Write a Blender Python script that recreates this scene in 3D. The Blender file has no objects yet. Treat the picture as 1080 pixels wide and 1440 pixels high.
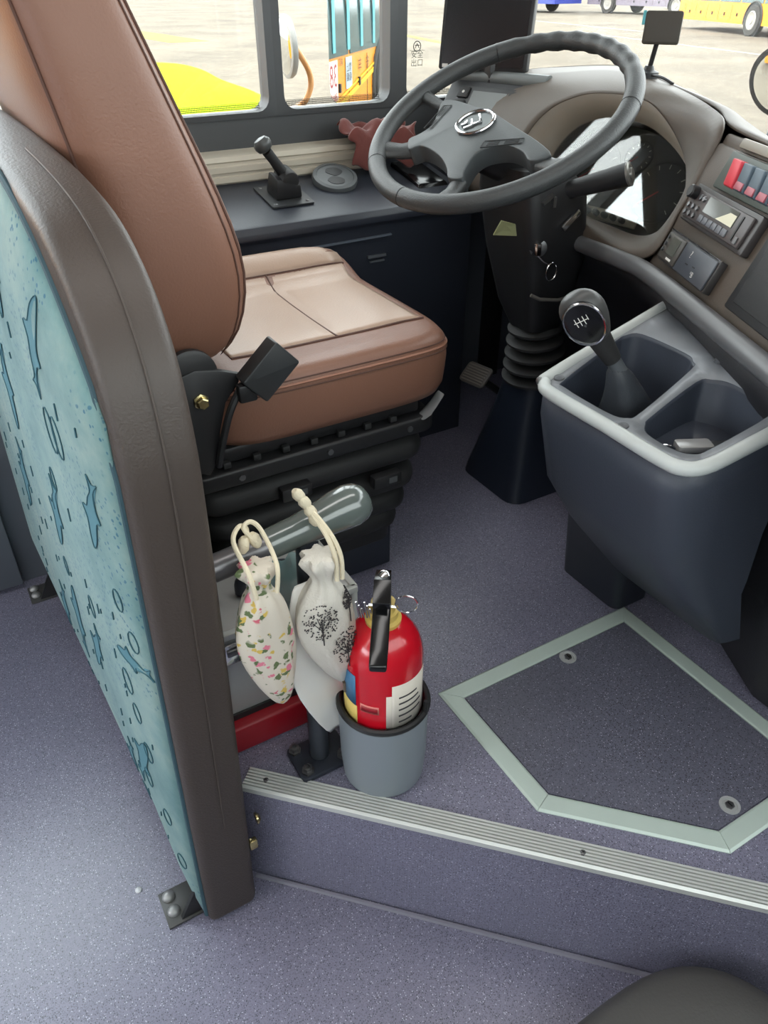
import bpy, bmesh, math, random
from mathutils import Vector as V, Matrix as M
R = math.radians
random.seed(7)
sc = bpy.context.scene
C = sc.collection

# ------------------------------------------------------------------ camera
cam_d = bpy.data.cameras.new('camera'); cam = bpy.data.objects.new('camera', cam_d); C.objects.link(cam)
PITCH, HEAD = R(34.8), R(59.5)                       # looking down and to the left of the driving direction (+Y)
cam.location = (0, 0, 1.10)
cam.rotation_euler = (R(90) - PITCH, 0, HEAD)
cam_d.sensor_fit = 'VERTICAL'; cam_d.sensor_height = 36.0
cam_d.lens = 36.0 * 1085.0 / 1440.0
cam_d.clip_start = 0.02; cam_d.clip_end = 400
sc.camera = cam

# ------------------------------------------------------------------ world, sun, exposure
w = bpy.data.worlds.new('sky'); sc.world = w; w.use_nodes = True
nt = w.node_tree; bg = nt.nodes['Background']
bg.inputs['Color'].default_value = (0.90, 0.95, 1.0, 1); bg.inputs['Strength'].default_value = 4.2
sun_d = bpy.data.lights.new('sun', 'SUN'); sun = bpy.data.objects.new('sun', sun_d); C.objects.link(sun)
sun_d.energy = 3.0; sun_d.angle = R(2); sun_d.color = (1, .95, .86)
sun.rotation_euler = V((.10, .55, -1.0)).to_track_quat('-Z', 'Y').to_euler(); sun.location = (0, 0, 12)
sc.view_settings.view_transform = 'Standard'; sc.view_settings.look = 'None'
sc.view_settings.gamma = 1; sc.view_settings.use_curve_mapping = False
sc.view_settings.exposure = 1.32
sc.cycles.max_bounces = 10; sc.cycles.diffuse_bounces = 5; sc.cycles.glossy_bounces = 4
sc.cycles.transparent_max_bounces = 12; sc.cycles.transmission_bounces = 6
sc.cycles.caustics_reflective = False; sc.cycles.caustics_refractive = False
sc.cycles.use_denoising = True; sc.cycles.sample_clamp_indirect = 6

# ------------------------------------------------------------------ materials
def lin(c):
    return tuple((x/255/12.92 if x/255 <= .04045 else ((x/255+.055)/1.055)**2.4) for x in c) + (1,)
MATS = {}
def mat(name, rgb, rough=.5, metal=0, spec=.5, bump=0, bscale=200, var=0, vscale=8, coat=0, alpha=1, trans=0, sheen=0):
    if name in MATS: return MATS[name]
    m = bpy.data.materials.new(name); m.use_nodes = True; n = m.node_tree; b = n.nodes['Principled BSDF']
    b.inputs['Base Color'].default_value = lin(rgb); b.inputs['Roughness'].default_value = rough
    b.inputs['Metallic'].default_value = metal; b.inputs['Specular IOR Level'].default_value = spec
    b.inputs['Coat Weight'].default_value = coat; b.inputs['Alpha'].default_value = alpha
    b.inputs['Transmission Weight'].default_value = trans; b.inputs['Sheen Weight'].default_value = sheen
    tc = n.nodes.new('ShaderNodeTexCoord')
    if var:
        nz = n.nodes.new('ShaderNodeTexNoise'); nz.inputs['Scale'].default_value = vscale; nz.inputs['Detail'].default_value = 4
        n.links.new(tc.outputs['Object'], nz.inputs['Vector'])
        mx = n.nodes.new('ShaderNodeMix'); mx.data_type = 'RGBA'
        c = lin(rgb); mx.inputs[6].default_value = tuple(x*(1-var) for x in c[:3])+(1,); mx.inputs[7].default_value = tuple(min(1, x*(1+var)) for x in c[:3])+(1,)
        n.links.new(nz.outputs['Fac'], mx.inputs[0]); n.links.new(mx.outputs[2], b.inputs['Base Color'])
    if bump:
        nz = n.nodes.new('ShaderNodeTexNoise'); nz.inputs['Scale'].default_value = bscale; nz.inputs['Detail'].default_value = 3
        n.links.new(tc.outputs['Object'], nz.inputs['Vector'])
        bp = n.nodes.new('ShaderNodeBump'); bp.inputs['Strength'].default_value = bump; bp.inputs['Distance'].default_value = .002
        n.links.new(nz.outputs['Fac'], bp.inputs['Height']); n.links.new(bp.outputs['Normal'], b.inputs['Normal'])
    MATS[name] = m; return m
def node_mat(name, rough=.5):
    m = bpy.data.materials.new(name); m.use_nodes = True; n = m.node_tree; b = n.nodes['Principled BSDF']; b.inputs['Roughness'].default_value = rough
    MATS[name] = m; tc = n.nodes.new('ShaderNodeTexCoord'); return m, n, b, tc
def N(n, t, **kw):
    x = n.nodes.new(t)
    for k, v in kw.items(): x.inputs[k].default_value = v
    return x
def ramp(n, src, stops):
    r = n.nodes.new('ShaderNodeValToRGB'); e = r.color_ramp.elements
    while len(e) < len(stops): e.new(.5)
    for i, (p, c) in enumerate(stops): e[i].position = p; e[i].color = c if len(c) == 4 else tuple(c)+(1,)
    n.links.new(src, r.inputs[0]); return r
def mix(n, fac, a, b):
    x = n.nodes.new('ShaderNodeMix'); x.data_type = 'RGBA'
    for s, v in ((0, fac), (6, a), (7, b)):
        if isinstance(v, (tuple, float, int)): x.inputs[s].default_value = v
        else: n.links.new(v, x.inputs[s])
    return x.outputs[2]
BW = lambda a: (a, a, a, 1)

def vinyl(name, base, dark, light, sc_=190, rough=.42):
    m, n, b, tc = node_mat(name, rough)
    v1 = N(n, 'ShaderNodeTexVoronoi', Scale=sc_); v2 = N(n, 'ShaderNodeTexVoronoi', Scale=sc_*.8); v3 = N(n, 'ShaderNodeTexVoronoi', Scale=sc_*1.9)
    mp = N(n, 'ShaderNodeMapping'); mp.inputs['Location'].default_value = (3.3, 1.7, 5.1)
    n.links.new(tc.outputs['Object'], mp.inputs['Vector'])
    n.links.new(tc.outputs['Object'], v1.inputs['Vector']); n.links.new(mp.outputs['Vector'], v2.inputs['Vector']); n.links.new(tc.outputs['Object'], v3.inputs['Vector'])
    nz = N(n, 'ShaderNodeTexNoise', Scale=5.0, Detail=5.0); n.links.new(tc.outputs['Object'], nz.inputs['Vector'])
    c = mix(n, nz.outputs['Fac'], tuple(x*.82 for x in lin(base)[:3])+(1,), tuple(x*1.18 for x in lin(base)[:3])+(1,))
    r3 = ramp(n, v3.outputs['Color'], [(.30, BW(1)), (.42, BW(0))]); c = mix(n, r3.outputs[0], c, tuple(x*.72 for x in lin(base)[:3])+(1,))
    r1 = ramp(n, v1.outputs['Distance'], [(.28, BW(1)), (.40, BW(0))]); g1 = ramp(n, v1.outputs['Color'], [(.50, BW(0)), (.56, BW(1))])
    mm = N(n, 'ShaderNodeMath'); mm.operation = 'MULTIPLY'; n.links.new(r1.outputs[0], mm.inputs[0]); n.links.new(g1.outputs[0], mm.inputs[1])
    c = mix(n, mm.outputs[0], c, lin(dark))
    r2 = ramp(n, v2.outputs['Distance'], [(.18, BW(1)), (.30, BW(0))]); g2 = ramp(n, v2.outputs['Color'], [(.62, BW(0)), (.68, BW(1))])
    m2 = N(n, 'ShaderNodeMath'); m2.operation = 'MULTIPLY'; n.links.new(r2.outputs[0], m2.inputs[0]); n.links.new(g2.outputs[0], m2.inputs[1])
    c = mix(n, m2.outputs[0], c, lin(light))
    n.links.new(c, b.inputs['Base Color']); b.inputs['Specular IOR Level'].default_value = .8
    bp = N(n, 'ShaderNodeBump', Strength=.12, Distance=.001); n.links.new(v3.outputs['Distance'], bp.inputs['Height']); n.links.new(bp.outputs['Normal'], b.inputs['Normal'])
    return m
VINYL = vinyl('speckled_vinyl', (124, 122, 142), (66, 66, 80), (196, 194, 212), 330, .31)
VINYL_D = vinyl('speckled_vinyl_hatch', (100, 100, 114), (50, 50, 60), (166, 166, 180), 330, .34)

LEATHER = mat('brown_leather', (126, 89, 73), .42, bump=.25, bscale=260, var=.06, vscale=5)
LEATHER_B = mat('beige_leather', (176, 150, 132), .36, bump=.25, bscale=260, var=.05, vscale=5)
SEAM = mat('seam_thread', (84, 56, 46), .7)
RIM_B = mat('brown_grey_moulding', (66, 57, 52), .48, bump=.3, bscale=300)
BLACK = mat('black_plastic', (30, 30, 32), .45, bump=.08, bscale=400)
BLACK_G = mat('black_gloss', (18, 18, 20), .16)
BLACK_M = mat('black_rubber', (36, 36, 37), .62, bump=.15, bscale=250)
WHEEL_M = mat('steering_leather', (56, 58, 59), .46, bump=.35, bscale=330)
HUB_M = mat('hub_plastic', (62, 66, 68), .48, bump=.2, bscale=420)
DASH_M = mat('dash_brown_grey', (84, 74, 65), .5, bump=.2, bscale=380)
DASH_LIT = mat('dash_lit_ring', (122, 112, 99), .5, bump=.1, bscale=380)  # dash plastic painted paler where the recess chamfer catches light
DASH_D = mat('dash_dark', (38, 38, 42), .5, bump=.15, bscale=380)
NAVY = mat('blue_black_plastic', (44, 48, 58), .45, bump=.12, bscale=300)
CONS = mat('console_grey_blue', (58, 63, 74), .46, bump=.15, bscale=300)
CONS_T = mat('console_top_grey', (128, 131, 136), .38, bump=.12, bscale=300)
RIMPALE = mat('console_pale_rim', (186, 190, 188), .36)
ALU = mat('aluminium', (196, 210, 202), .36, metal=.2, bump=.06, bscale=120, var=.06, vscale=14)
ALU_S = mat('step_aluminium', (208, 210, 206), .32, metal=.3)
CHROME = mat('chrome', (220, 220, 222), .14, metal=1)
BRASS = mat('zinc_gold_bolt', (205, 190, 140), .25, metal=1)
STEEL = mat('steel', (120, 120, 122), .35, metal=.9)
GREY_P = mat('grey_bucket_plastic', (130, 138, 144), .42, bump=.05, bscale=60)
RED = mat('red_paint', (196, 16, 34), .22, coat=.4)
RED_D = mat('dark_red', (150, 20, 34), .4)
YEL = mat('brass_yellow', (206, 178, 96), .4)
WHITE = mat('white_paper', (228, 225, 220), .75, var=.03)
CREAM = mat('cream_cord', (218, 206, 180), .85, bump=.4, bscale=500)
LABEL = mat('label_paper', (212, 204, 192), .5, var=.05, vscale=60)
INK = mat('ink', (60, 58, 60), .7)
GLASS_DK = mat('screen_black', (14, 15, 17), .08)
LCD = mat('lcd_grey', (96, 98, 92), .12)
PALE = mat('pale_wall_trim', (196, 188, 172), .5)
WALL_G = mat('wall_grey', (92, 96, 104), .55)
WALL_D = mat('window_frame_dark', (66, 68, 70), .5)
CEIL = mat('ceiling_pale', (205, 202, 196), .7)
CLOTH_R = mat('maroon_cloth', (106, 52, 46), .9, var=.25, vscale=30, bump=.4, bscale=120, sheen=.3)
TEALBAG = mat('teal_film', (176, 210, 208), .25, alpha=.55, spec=.6)
SLEEVE = mat('smoky_film', (92, 100, 97), .16, spec=.8, coat=.5)
ORANGE = mat('orange_paint', (222, 138, 16), .35)
YEL_P = mat('yellow_paint', (232, 184, 30), .35)
LIME = mat('lime_paint', (148, 168, 20), .95, spec=.05)
BLUE_P = mat('blue_paint', (58, 70, 150), .4)
GREY_V = mat('grey_van_paint', (120, 112, 124), .4)
BUSGLASS = mat('bus_dark_glass', (62, 84, 86), .1)
TYRE = mat('tyre', (58, 56, 54), .8)
HUBCAP = mat('wheel_grey', (150, 146, 140), .5)
PINK = mat('pink_red', (214, 60, 74), .4)
SWB = mat('switch_blue_grey', (82, 98, 110), .45)
SWG = mat('switch_green_grey', (66, 74, 68), .5)
TEALP = mat('teal_curtain', (90, 170, 180), .6)

def glass(name, tint=(.95, .98, .97), refl=.06, rough=.01):
    m = bpy.data.materials.new(name); m.use_nodes = True; n = m.node_tree; n.nodes.remove(n.nodes['Principled BSDF'])
    t = N(n, 'ShaderNodeBsdfTransparent'); t.inputs[0].default_value = tint+(1,)
    g = N(n, 'ShaderNodeBsdfGlossy', Roughness=rough)
    lw = N(n, 'ShaderNodeLayerWeight', Blend=.5); pw = N(n, 'ShaderNodeMath'); pw.operation = 'POWER'; pw.inputs[1].default_value = 4.0; n.links.new(lw.outputs['Facing'], pw.inputs[0])
    fr = N(n, 'ShaderNodeMath'); fr.operation = 'MULTIPLY_ADD'; fr.inputs[1].default_value = 1-refl; fr.inputs[2].default_value = refl; n.links.new(pw.outputs[0], fr.inputs[0])
    mx = n.nodes.new('ShaderNodeMixShader'); n.links.new(fr.outputs[0], mx.inputs[0]); n.links.new(t.outputs[0], mx.inputs[1]); n.links.new(g.outputs[0], mx.inputs[2])
    n.links.new(mx.outputs[0], n.nodes['Material Output'].inputs['Surface']); return m
GLASS = glass('window_glass', (.76, .77, .75), .04); GLASS_R = glass('tinted_glass', (.62, .63, .61), .04); GLASS_C = glass('clear_glass'); LENS = glass('cluster_lens', (.72, .72, .70), .13, .02)
MIRROR = mat('mirror_glass', (235, 238, 238), .01, metal=1)

def frit():
    m, n, b, tc = node_mat('dotted_frit', .5); b.inputs['Base Color'].default_value = BW(.02)
    v = N(n, 'ShaderNodeTexVoronoi', Scale=260, Randomness=0.0); n.links.new(tc.outputs['Object'], v.inputs['Vector'])
    r = ramp(n, v.outputs['Distance'], [(.42, BW(1)), (.50, BW(0))]); n.links.new(r.outputs[0], b.inputs['Alpha']); return m
FRIT = frit()

def concrete():
    m, n, b, tc = node_mat('yard_concrete', .95); b.inputs['Specular IOR Level'].default_value = .1
    a = N(n, 'ShaderNodeTexNoise', Scale=.35, Detail=8.0, Roughness=.65); bb = N(n, 'ShaderNodeTexNoise', Scale=6.0, Detail=6.0)
    n.links.new(tc.outputs['Object'], a.inputs['Vector']); n.links.new(tc.outputs['Object'], bb.inputs['Vector'])
    c = ramp(n, a.outputs['Fac'], [(.30, lin((84, 78, 70))), (.46, lin((101, 94, 84))), (.62, lin((115, 107, 95)))])
    c2 = mix(n, .25, c.outputs[0], ramp(n, bb.outputs['Fac'], [(.35, lin((78, 73, 68))), (.65, lin((117, 111, 103)))]).outputs[0])
    n.links.new(c2, b.inputs['Base Color']); return m
CONC = concrete()

def fabric():
    m, n, b, tc = node_mat('teal_dotted_fabric', .85); b.inputs['Sheen Weight'].default_value = .15
    nz = N(n, 'ShaderNodeTexNoise', Scale=4.5, Detail=5.0, Roughness=.7); n.links.new(tc.outputs['Object'], nz.inputs['Vector'])
    c = ramp(n, nz.outputs['Fac'], [(.3, lin((74, 114, 118))), (.5, lin((106, 138, 138))), (.68, lin((136, 156, 150)))]).outputs[0]
    mp = N(n, 'ShaderNodeMapping'); mp.inputs['Scale'].default_value = (1, .001, 1); n.links.new(tc.outputs['Object'], mp.inputs['Vector'])
    v = N(n, 'ShaderNodeTexVoronoi', Scale=105.0); n.links.new(mp.outputs[0], v.inputs['Vector'])
    r1 = ramp(n, v.outputs['Distance'], [(.20, BW(1)), (.30, BW(0))]); nz2 = N(n, 'ShaderNodeTexNoise', Scale=5.0); mp2 = N(n, 'ShaderNodeMapping'); mp2.inputs['Location'].default_value = (4, 2, 9)
    n.links.new(tc.outputs['Object'], mp2.inputs['Vector']); n.links.new(mp2.outputs[0], nz2.inputs['Vector'])
    g1 = ramp(n, nz2.outputs['Fac'], [(.43, BW(0)), (.52, BW(.85))])
    mm = N(n, 'ShaderNodeMath'); mm.operation = 'MULTIPLY'; n.links.new(r1.outputs[0], mm.inputs[0]); n.links.new(g1.outputs[0], mm.inputs[1])
    c = mix(n, mm.outputs[0], c, lin((24, 88, 116)))
    n.links.new(c, b.inputs['Base Color'])
    wv = N(n, 'ShaderNodeTexNoise', Scale=500.0); n.links.new(tc.outputs['Object'], wv.inputs['Vector'])
    bp = N(n, 'ShaderNodeBump', Strength=.3, Distance=.001); n.links.new(wv.outputs['Fac'], bp.inputs['Height']); n.links.new(bp.outputs[0], b.inputs['Normal'])
    return m
FABRIC = fabric()
PRINT_D = mat('print_dark_teal', (46, 88, 100), .85); PRINT_B = mat('print_mid_blue', (82, 124, 136), .85)

def floral():
    m, n, b, tc = node_mat('floral_cotton', .9)
    v = N(n, 'ShaderNodeTexVoronoi', Scale=75.0); nz = N(n, 'ShaderNodeTexNoise', Scale=90.0, Detail=2.0)
    n.links.new(tc.outputs['Object'], nz.inputs['Vector'])
    ad = N(n, 'ShaderNodeVectorMath'); ad.operation = 'MULTIPLY_ADD'; ad.inputs[1].default_value = (.018,)*3
    n.links.new(nz.outputs['Color'], ad.inputs[0]); n.links.new(tc.outputs['Object'], ad.inputs[2]); n.links.new(ad.outputs[0], v.inputs['Vector'])
    hue = ramp(n, v.outputs['Color'], [(.0, lin((214, 120, 140))), (.3, lin((200, 96, 112))), (.34, lin((206, 176, 90))), (.5, lin((206, 176, 90))), (.54, lin((96, 110, 74))), (1, lin((104, 92, 84)))])
    hue.color_ramp.interpolation = 'CONSTANT'
    r = ramp(n, v.outputs['Distance'], [(.40, BW(1)), (.48, BW(0))]); g = N(n, 'ShaderNodeTexNoise', Scale=24.0); n.links.new(tc.outputs['Object'], g.inputs['Vector'])
    gr = ramp(n, g.outputs['Fac'], [(.47, BW(0)), (.5, BW(1))]); mm = N(n, 'ShaderNodeMath'); mm.operation = 'MULTIPLY'; n.links.new(r.outputs[0], mm.inputs[0]); n.links.new(gr.outputs[0], mm.inputs[1])
    n.links.new(mix(n, mm.outputs[0], lin((210, 200, 186)), hue.outputs[0]), b.inputs['Base Color']); return m
FLORAL = floral()
COTTON = mat('plain_cotton', (208, 202, 192), .9, bump=.4, bscale=400)

# ------------------------------------------------------------------ mesh helpers
class G:
    def __init__(s): s.v = []; s.f = []
    def add(s, vs, fs):
        o = len(s.v); s.v += [V(p) for p in vs]; s.f += [tuple(i+o for i in f) for f in fs]; return s
    def box(s, c, size, rot=None):
        c = V(c); hx, hy, hz = [x/2 for x in size]
        p = [V((x, y, z)) for x in (-hx, hx) for y in (-hy, hy) for z in (-hz, hz)]
        if rot is not None: p = [rot @ q for q in p]
        return s.add([c+q for q in p], [(0, 1, 3, 2), (4, 6, 7, 5), (0, 4, 5, 1), (2, 3, 7, 6), (0, 2, 6, 4), (1, 5, 7, 3)])
    def prism(s, a, b):                                   # two matching loops
        n = len(a); s.add(list(a)+list(b), [tuple(range(n))[::-1], tuple(range(n, 2*n))] + [(i, (i+1) % n, n+(i+1) % n, n+i) for i in range(n)]); return s
    def loft(s, rings, caps=True, closed=True):
        n = len(rings[0]); o = []
        for r in rings: o += list(r)
        fs = []
        for k in range(len(rings)-1):
            for i in range(n if closed else n-1):
                j = (i+1) % n; fs.append((k*n+i, k*n+j, (k+1)*n+j, (k+1)*n+i))
        if caps: fs += [tuple(range(n))[::-1], tuple(range((len(rings)-1)*n, len(rings)*n))]
        return s.add(o, fs)
    def tube(s, path, r, n=10, closed=False, flat=None):
        path = [V(p) for p in path]; m = len(path); rr = r if isinstance(r, (list, tuple)) else [r]*m
        rings = []; prev = None
        for i, p in enumerate(path):
            if closed: t = path[(i+1) % m]-path[i-1]
            else: t = path[min(i+1, m-1)]-path[max(i-1, 0)]
            t.normalize()
            if prev is None:
                a = V((0, 0, 1)) if abs(t.z) < .9 else V((1, 0, 0)); u = t.cross(a).normalized()
            else: u = (prev-t*prev.dot(t)).normalized()
            prev = u; q = t.cross(u)
            rings.append([p+(u*math.cos(2*math.pi*k/n)+q*math.sin(2*math.pi*k/n))*rr[i] for k in range(n)])
        if closed: rings.append(rings[0]); return s.loft(rings, caps=False)
        return s.loft(rings)
    def lathe(s, prof, c, n=32, ax=None):                 # prof (r, h) along ax
        c = V(c); ax = V(ax or (0, 0, 1)).normalized(); a = V((1, 0, 0)) if abs(ax.x) < .9 else V((0, 1, 0)); u = ax.cross(a).normalized(); q = ax.cross(u)
        return s.loft([[c+ax*h+(u*math.cos(2*math.pi*k/n)+q*math.sin(2*math.pi*k/n))*max(r, 1e-5) for k in range(n)] for r, h in prof])
    def grid(s, rows):
        return s.loft(rows, caps=False, closed=False)
ORG = {}
def put(g, name, m, parent=None, loc=(0, 0, 0), bevel=0, seg=2, ang=40, solid=0, sub=0):
    org = ORG[parent] if parent is not None else V(loc)
    me = bpy.data.meshes.new(name); bm = bmesh.new()
    vs = [bm.verts.new(p-org) for p in g.v]
    for f in g.f:
        try: bm.faces.new([vs[i] for i in f])
        except ValueError: pass
    bmesh.ops.remove_doubles(bm, verts=bm.verts, dist=1e-6)
    bmesh.ops.recalc_face_normals(bm, faces=bm.faces)
    if bevel:
        es = [e for e in bm.edges if len(e.link_faces) == 2 and e.calc_face_angle(0) > R(25)]
        bmesh.ops.bevel(bm, geom=es, offset=bevel, segments=seg, affect='EDGES', profile=.5, clamp_overlap=True)
    bm.to_mesh(me); bm.free()
    for p in me.polygons: p.use_smooth = True
    me.set_sharp_from_angle(angle=R(ang)); me.materials.append(m)
    o = bpy.data.objects.new(name, me); C.objects.link(o); ORG[o] = org
    if parent is not None: o.parent = parent
    else: o.location = org
    if solid:
        md = o.modifiers.new('thick', 'SOLIDIFY'); md.thickness = solid; md.offset = 0
    if sub:
        md = o.modifiers.new('smooth', 'SUBSURF'); md.levels = sub; md.render_levels = sub
    return o
def thing(name, label, cat, loc, group=None):
    o = bpy.data.objects.new(name, None); C.objects.link(o); o.location = loc; ORG[o] = V(loc); o.empty_display_size = .05
    o['label'] = label; o['category'] = cat
    if group: o['group'] = group
    return o
def tag(o, label, cat, group=None):
    o['label'] = label; o['category'] = cat
    if group: o['group'] = group
    return o
def struct(g, name, m, **k):
    o = put(g, name, m, **k)
    if o.parent is None: o['kind'] = 'structure'
    return o
def spline(pts, n=8, closed=False):
    pts = [V(p) for p in pts]; m = len(pts); out = []
    rng = range(m) if closed else range(m-1)
    for i in rng:
        g = (lambda k: pts[k % m]) if closed else (lambda k: pts[max(0, min(m-1, k))])
        a, b, c, d = g(i-1), g(i), g(i+1), g(i+2)
        for k in range(n):
            t = k/n; out.append(.5*((2*b)+(c-a)*t+(2*a-5*b+4*c-d)*t*t+(3*b-a-3*c+d)*t**3))
    if not closed: out.append(pts[-1])
    return out
def frame(o, u, v, n=None):
    u = V(u); v = V(v); o = V(o); n = V(n) if n else u.cross(v)
    return lambda a, b, c=0: o+u*a+v*b+n*c
def rrect(w, h, r, n=4):
    out = []
    for cx, cy, a0 in ((w/2-r, h/2-r, 0), (-w/2+r, h/2-r, 90), (-w/2+r, -h/2+r, 180), (w/2-r, -h/2+r, 270)):
        out += [(cx+r*math.cos(R(a0+90*k/n)), cy+r*math.sin(R(a0+90*k/n))) for k in range(n+1)]
    return out
def slab(F, poly, d0, d1, g=None):                        # polygon in a frame, extruded between two depths
    g = g or G(); g.prism([F(a, b, d0) for a, b in poly], [F(a, b, d1) for a, b in poly]); return g
def rect(F, x0, x1, y0, y1, d0, d1, g=None): return slab(F, [(x0, y0), (x1, y0), (x1, y1), (x0, y1)], d0, d1, g)
def text(s, F, size, m, name, parent, d=.0006, align='CENTER', sx=1.0):
    cu = bpy.data.curves.new('lettering', 'FONT'); cu.body = s; cu.size = size; cu.align_x = align; cu.align_y = 'CENTER'; cu.resolution_u = 2
    o = bpy.data.objects.new('lettering', cu); C.objects.link(o); bpy.context.view_layer.update()
    me = bpy.data.meshes.new_from_object(o.evaluated_get(bpy.context.evaluated_depsgraph_get()))
    g = G(); g.v = [F(v.co.x*sx, v.co.y, d) for v in me.vertices]; g.f = [tuple(p.vertices) for p in me.polygons]
    C.objects.unlink(o); bpy.data.objects.remove(o); bpy.data.curves.remove(cu); bpy.data.meshes.remove(me)
    return put(g, name, m, parent)

# ================================================================== SETTING
ZF = -.26                                                 # aisle floor; the driver's platform is z = 0
XW, XR, YB, YF = -1.90, .62, -5.0, 1.74
struct(G().box(((XW+XR)/2, (YB+YF)/2, ZF-.03), (XR-XW+.1, YF-YB+.1, .06)), 'floor', VINYL)
pl = [(XW, .19), (-.81, .19), (XR, .19+XR+.81), (XR, YF), (XW, YF)]
pf = struct(G().prism([(x, y, ZF) for x, y in pl], [(x, y, 0) for x, y in pl]), 'floor_platform', VINYL)
# aluminium nosing along the platform edge, ribbed, with screws
e0, e1 = V((-.80, .20, 0)), V((XR, .20+XR+.80, 0)); ed = (e1-e0).normalized(); en = V((ed.y, -ed.x, 0))   # en points to the aisle
prof = [(-.034, 0), (-.034, .004)]
for k in range(6):
    a = -.033+k*.0058; prof += [(a, .0052), (a+.0032, .0052), (a+.0036, .0012), (a+.0054, .0012)]
prof += [(.0018, .0052), (.006, .002), (.006, -.008), (.0025, -.008), (.0025, -.001)]
nos = struct(G().loft([[p+en*a+V((0, 0, b)) for a, b in prof] for p in (e0, e1)]), 'trim_1', ALU_S, loc=e0, ang=20)
for t in (.035, .55, 1.05):
    p = e0+ed*t-en*.016
    s_ = put(G().lathe([(.0045, 0), (.0045, .0052), (.003, .006), (0, .006)], p, 14), 'screw', STEEL, nos)
    put(G().box(p+V((0, 0, .0061)), (.006, .001, .0006)).box(p+V((0, 0, .0061)), (.001, .006, .0006)), 'screw_slot', BLACK, s_)
# weld bead where riser meets the aisle floor
struct(G().tube([e0+en*.006+V((0, 0, ZF+.001)), e1+en*.006+V((0, 0, ZF+.001))], .0045, 6), 'trim_2', mat('weld_bead', (128, 126, 138), .5))

# left wall with its windows
ZW0, ZW1 = .835, 1.72
wl = G().box((XW-.03, (YB+1.55)/2, (ZF+.70)/2), (.06, 1.55-YB, .70-ZF))
wl.box((XW-.03, (YB+1.55)/2, (ZW1+2.0)/2), (.06, 1.55-YB, 2.0-ZW1))
wl.box((XW-.03, 1.66, .25), (.06, .22, 1.06)); struct(wl, 'wall_left', WALL_G)
wins = [(-4.9, -3.7), (-3.62, -2.35), (-2.27, -1.0), (-.92, -.12), (-.04, .42), (.46, .805), (.84, 1.135), (1.18, 1.455)]
for i, (a, b) in enumerate(wins):
    g = G().box((XW-.03, (a+b)/2, (ZW0+ZW1)/2), (.006, b-a, ZW1-ZW0))
    o = struct(g, 'window_%d' % (i+1), GLASS_C if i < 5 else GLASS)
    fr = G()
    oa, ob = a-.02, b+.022
    F = frame((XW, (a+b)/2, (ZW0+ZW1)/2), (0, 1, 0), (0, 0, 1))
    outer = rrect(b-a+.045, ZW1-ZW0+.02, .012); inner = rrect(b-a-.004, ZW1-ZW0-.004, .03)
    rings = [[F(x, y, d) for x, y in L] for L, d in ((outer, -.05), (outer, .004), (inner, .006), (inner, -.045))]
    put(fr.loft(rings+[rings[0]], caps=False), 'window_frame', WALL_D, o)
    put(G().box((XW-.026, (a+b)/2, ZW0+.012), (.0006, b-a-.03, .014)), 'frit_band', FRIT, o)
struct(G().box((XW-.028, (YB+1.55)/2, .765), (.055, 1.55-YB, .14)), 'trim_3', WALL_D)      # dark strip below the glass
# pale ribbed sill moulding
prof = [(0, .695), (.045, .695), (.05, .70), (.05, .712), (.046, .714), (.046, .720), (.052, .722), (.052, .734), (.047, .737), (.047, .742), (.05, .745), (.045, .755), (0, .762)]
struct(G().loft([[(XW+a, y, z) for a, z in prof] for y in (.22, 1.03)]), 'trim_4', PALE, loc=(XW, .22, .7), ang=25)
# lower grey heater ledge along the wall behind the partition
struct(G().box((XW+.03, -2.4, .13), (.06, 4.75, .02)).box((XW+.02, -2.4, -.06), (.04, 4.75, .36)), 'baseboard_left', WALL_G, bevel=.004)
# sticker on the front quarter glass
F = frame((XW-.0255, 1.232, .925), (0, 1, 0), (0, 0, 1))
w7 = bpy.data.objects['window_8']
STK = mat('sticker_ink', (120, 118, 108), .6)
g = G().tube([F(.011*math.cos(R(a)), .028+.011*math.sin(R(a))) for a in range(0, 360, 20)], .0011, 5, closed=True)
g.tube([F(-.006, .024), F(0, .034), F(.006, .024)], .001, 5).tube([F(-.007, .030), F(.007, .030)], .001, 5)
put(g, 'sticker_mark', mat('sticker_dark', (70, 70, 66), .6), w7)
text('安全\n出口', F, .019, STK, 'sticker_lettering', w7)
text('―――――', frame((XW-.0255, 1.232, .944), (0, 1, 0), (0, 0, 1)), .009, STK, 'sticker_line', w7)

# ceiling, right wall with doorway and windows, back wall, front with windscreen
struct(G().box(((XW+XR)/2, (YB+YF)/2, 2.02), (XR-XW+.2, YF-YB+.2, .05)), 'ceiling', CEIL)
g = G()
g.box((XR+.03, (YB-.05)/2, (ZF+.75)/2), (.06, -.05-YB, .75-ZF)).box((XR+.03, (YB+YF)/2, 1.88), (.06, YF-YB, .24))
for y in (-4.95, -3.4, -1.85, -.1, 1.70): g.box((XR+.03, y, .85), (.06, .09, 2.2))
g.box((XR+.03, .80, .28), (.06, 1.75, 1.08)); struct(g, 'wall_right', WALL_G)
struct(G().box((XR+.03, .80, 1.30), (.006, 1.70, .96)), 'door_1', GLASS_R)
for i, (a, b) in enumerate(((-4.9, -3.45), (-3.35, -1.9), (-1.8, -.15))):
    struct(G().box((XR+.03, (a+b)/2, 1.255), (.006, b-a, 1.01)), 'window_%d' % (i+9), GLASS_R)
struct(G().box(((XW+XR)/2, YB-.03, .25), (XR-XW, .06, 1.02)).box(((XW+XR)/2, YB-.03, 1.9), (XR-XW, .06, .24)), 'wall_back', CEIL)
struct(G().box(((XW+XR)/2, YF+.03, .26), (XR-XW, .06, 1.04)).box(((XW+XR)/2, YF+.03, 1.92), (XR-XW, .06, .2)), 'wall_front', DASH_D)
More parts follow.
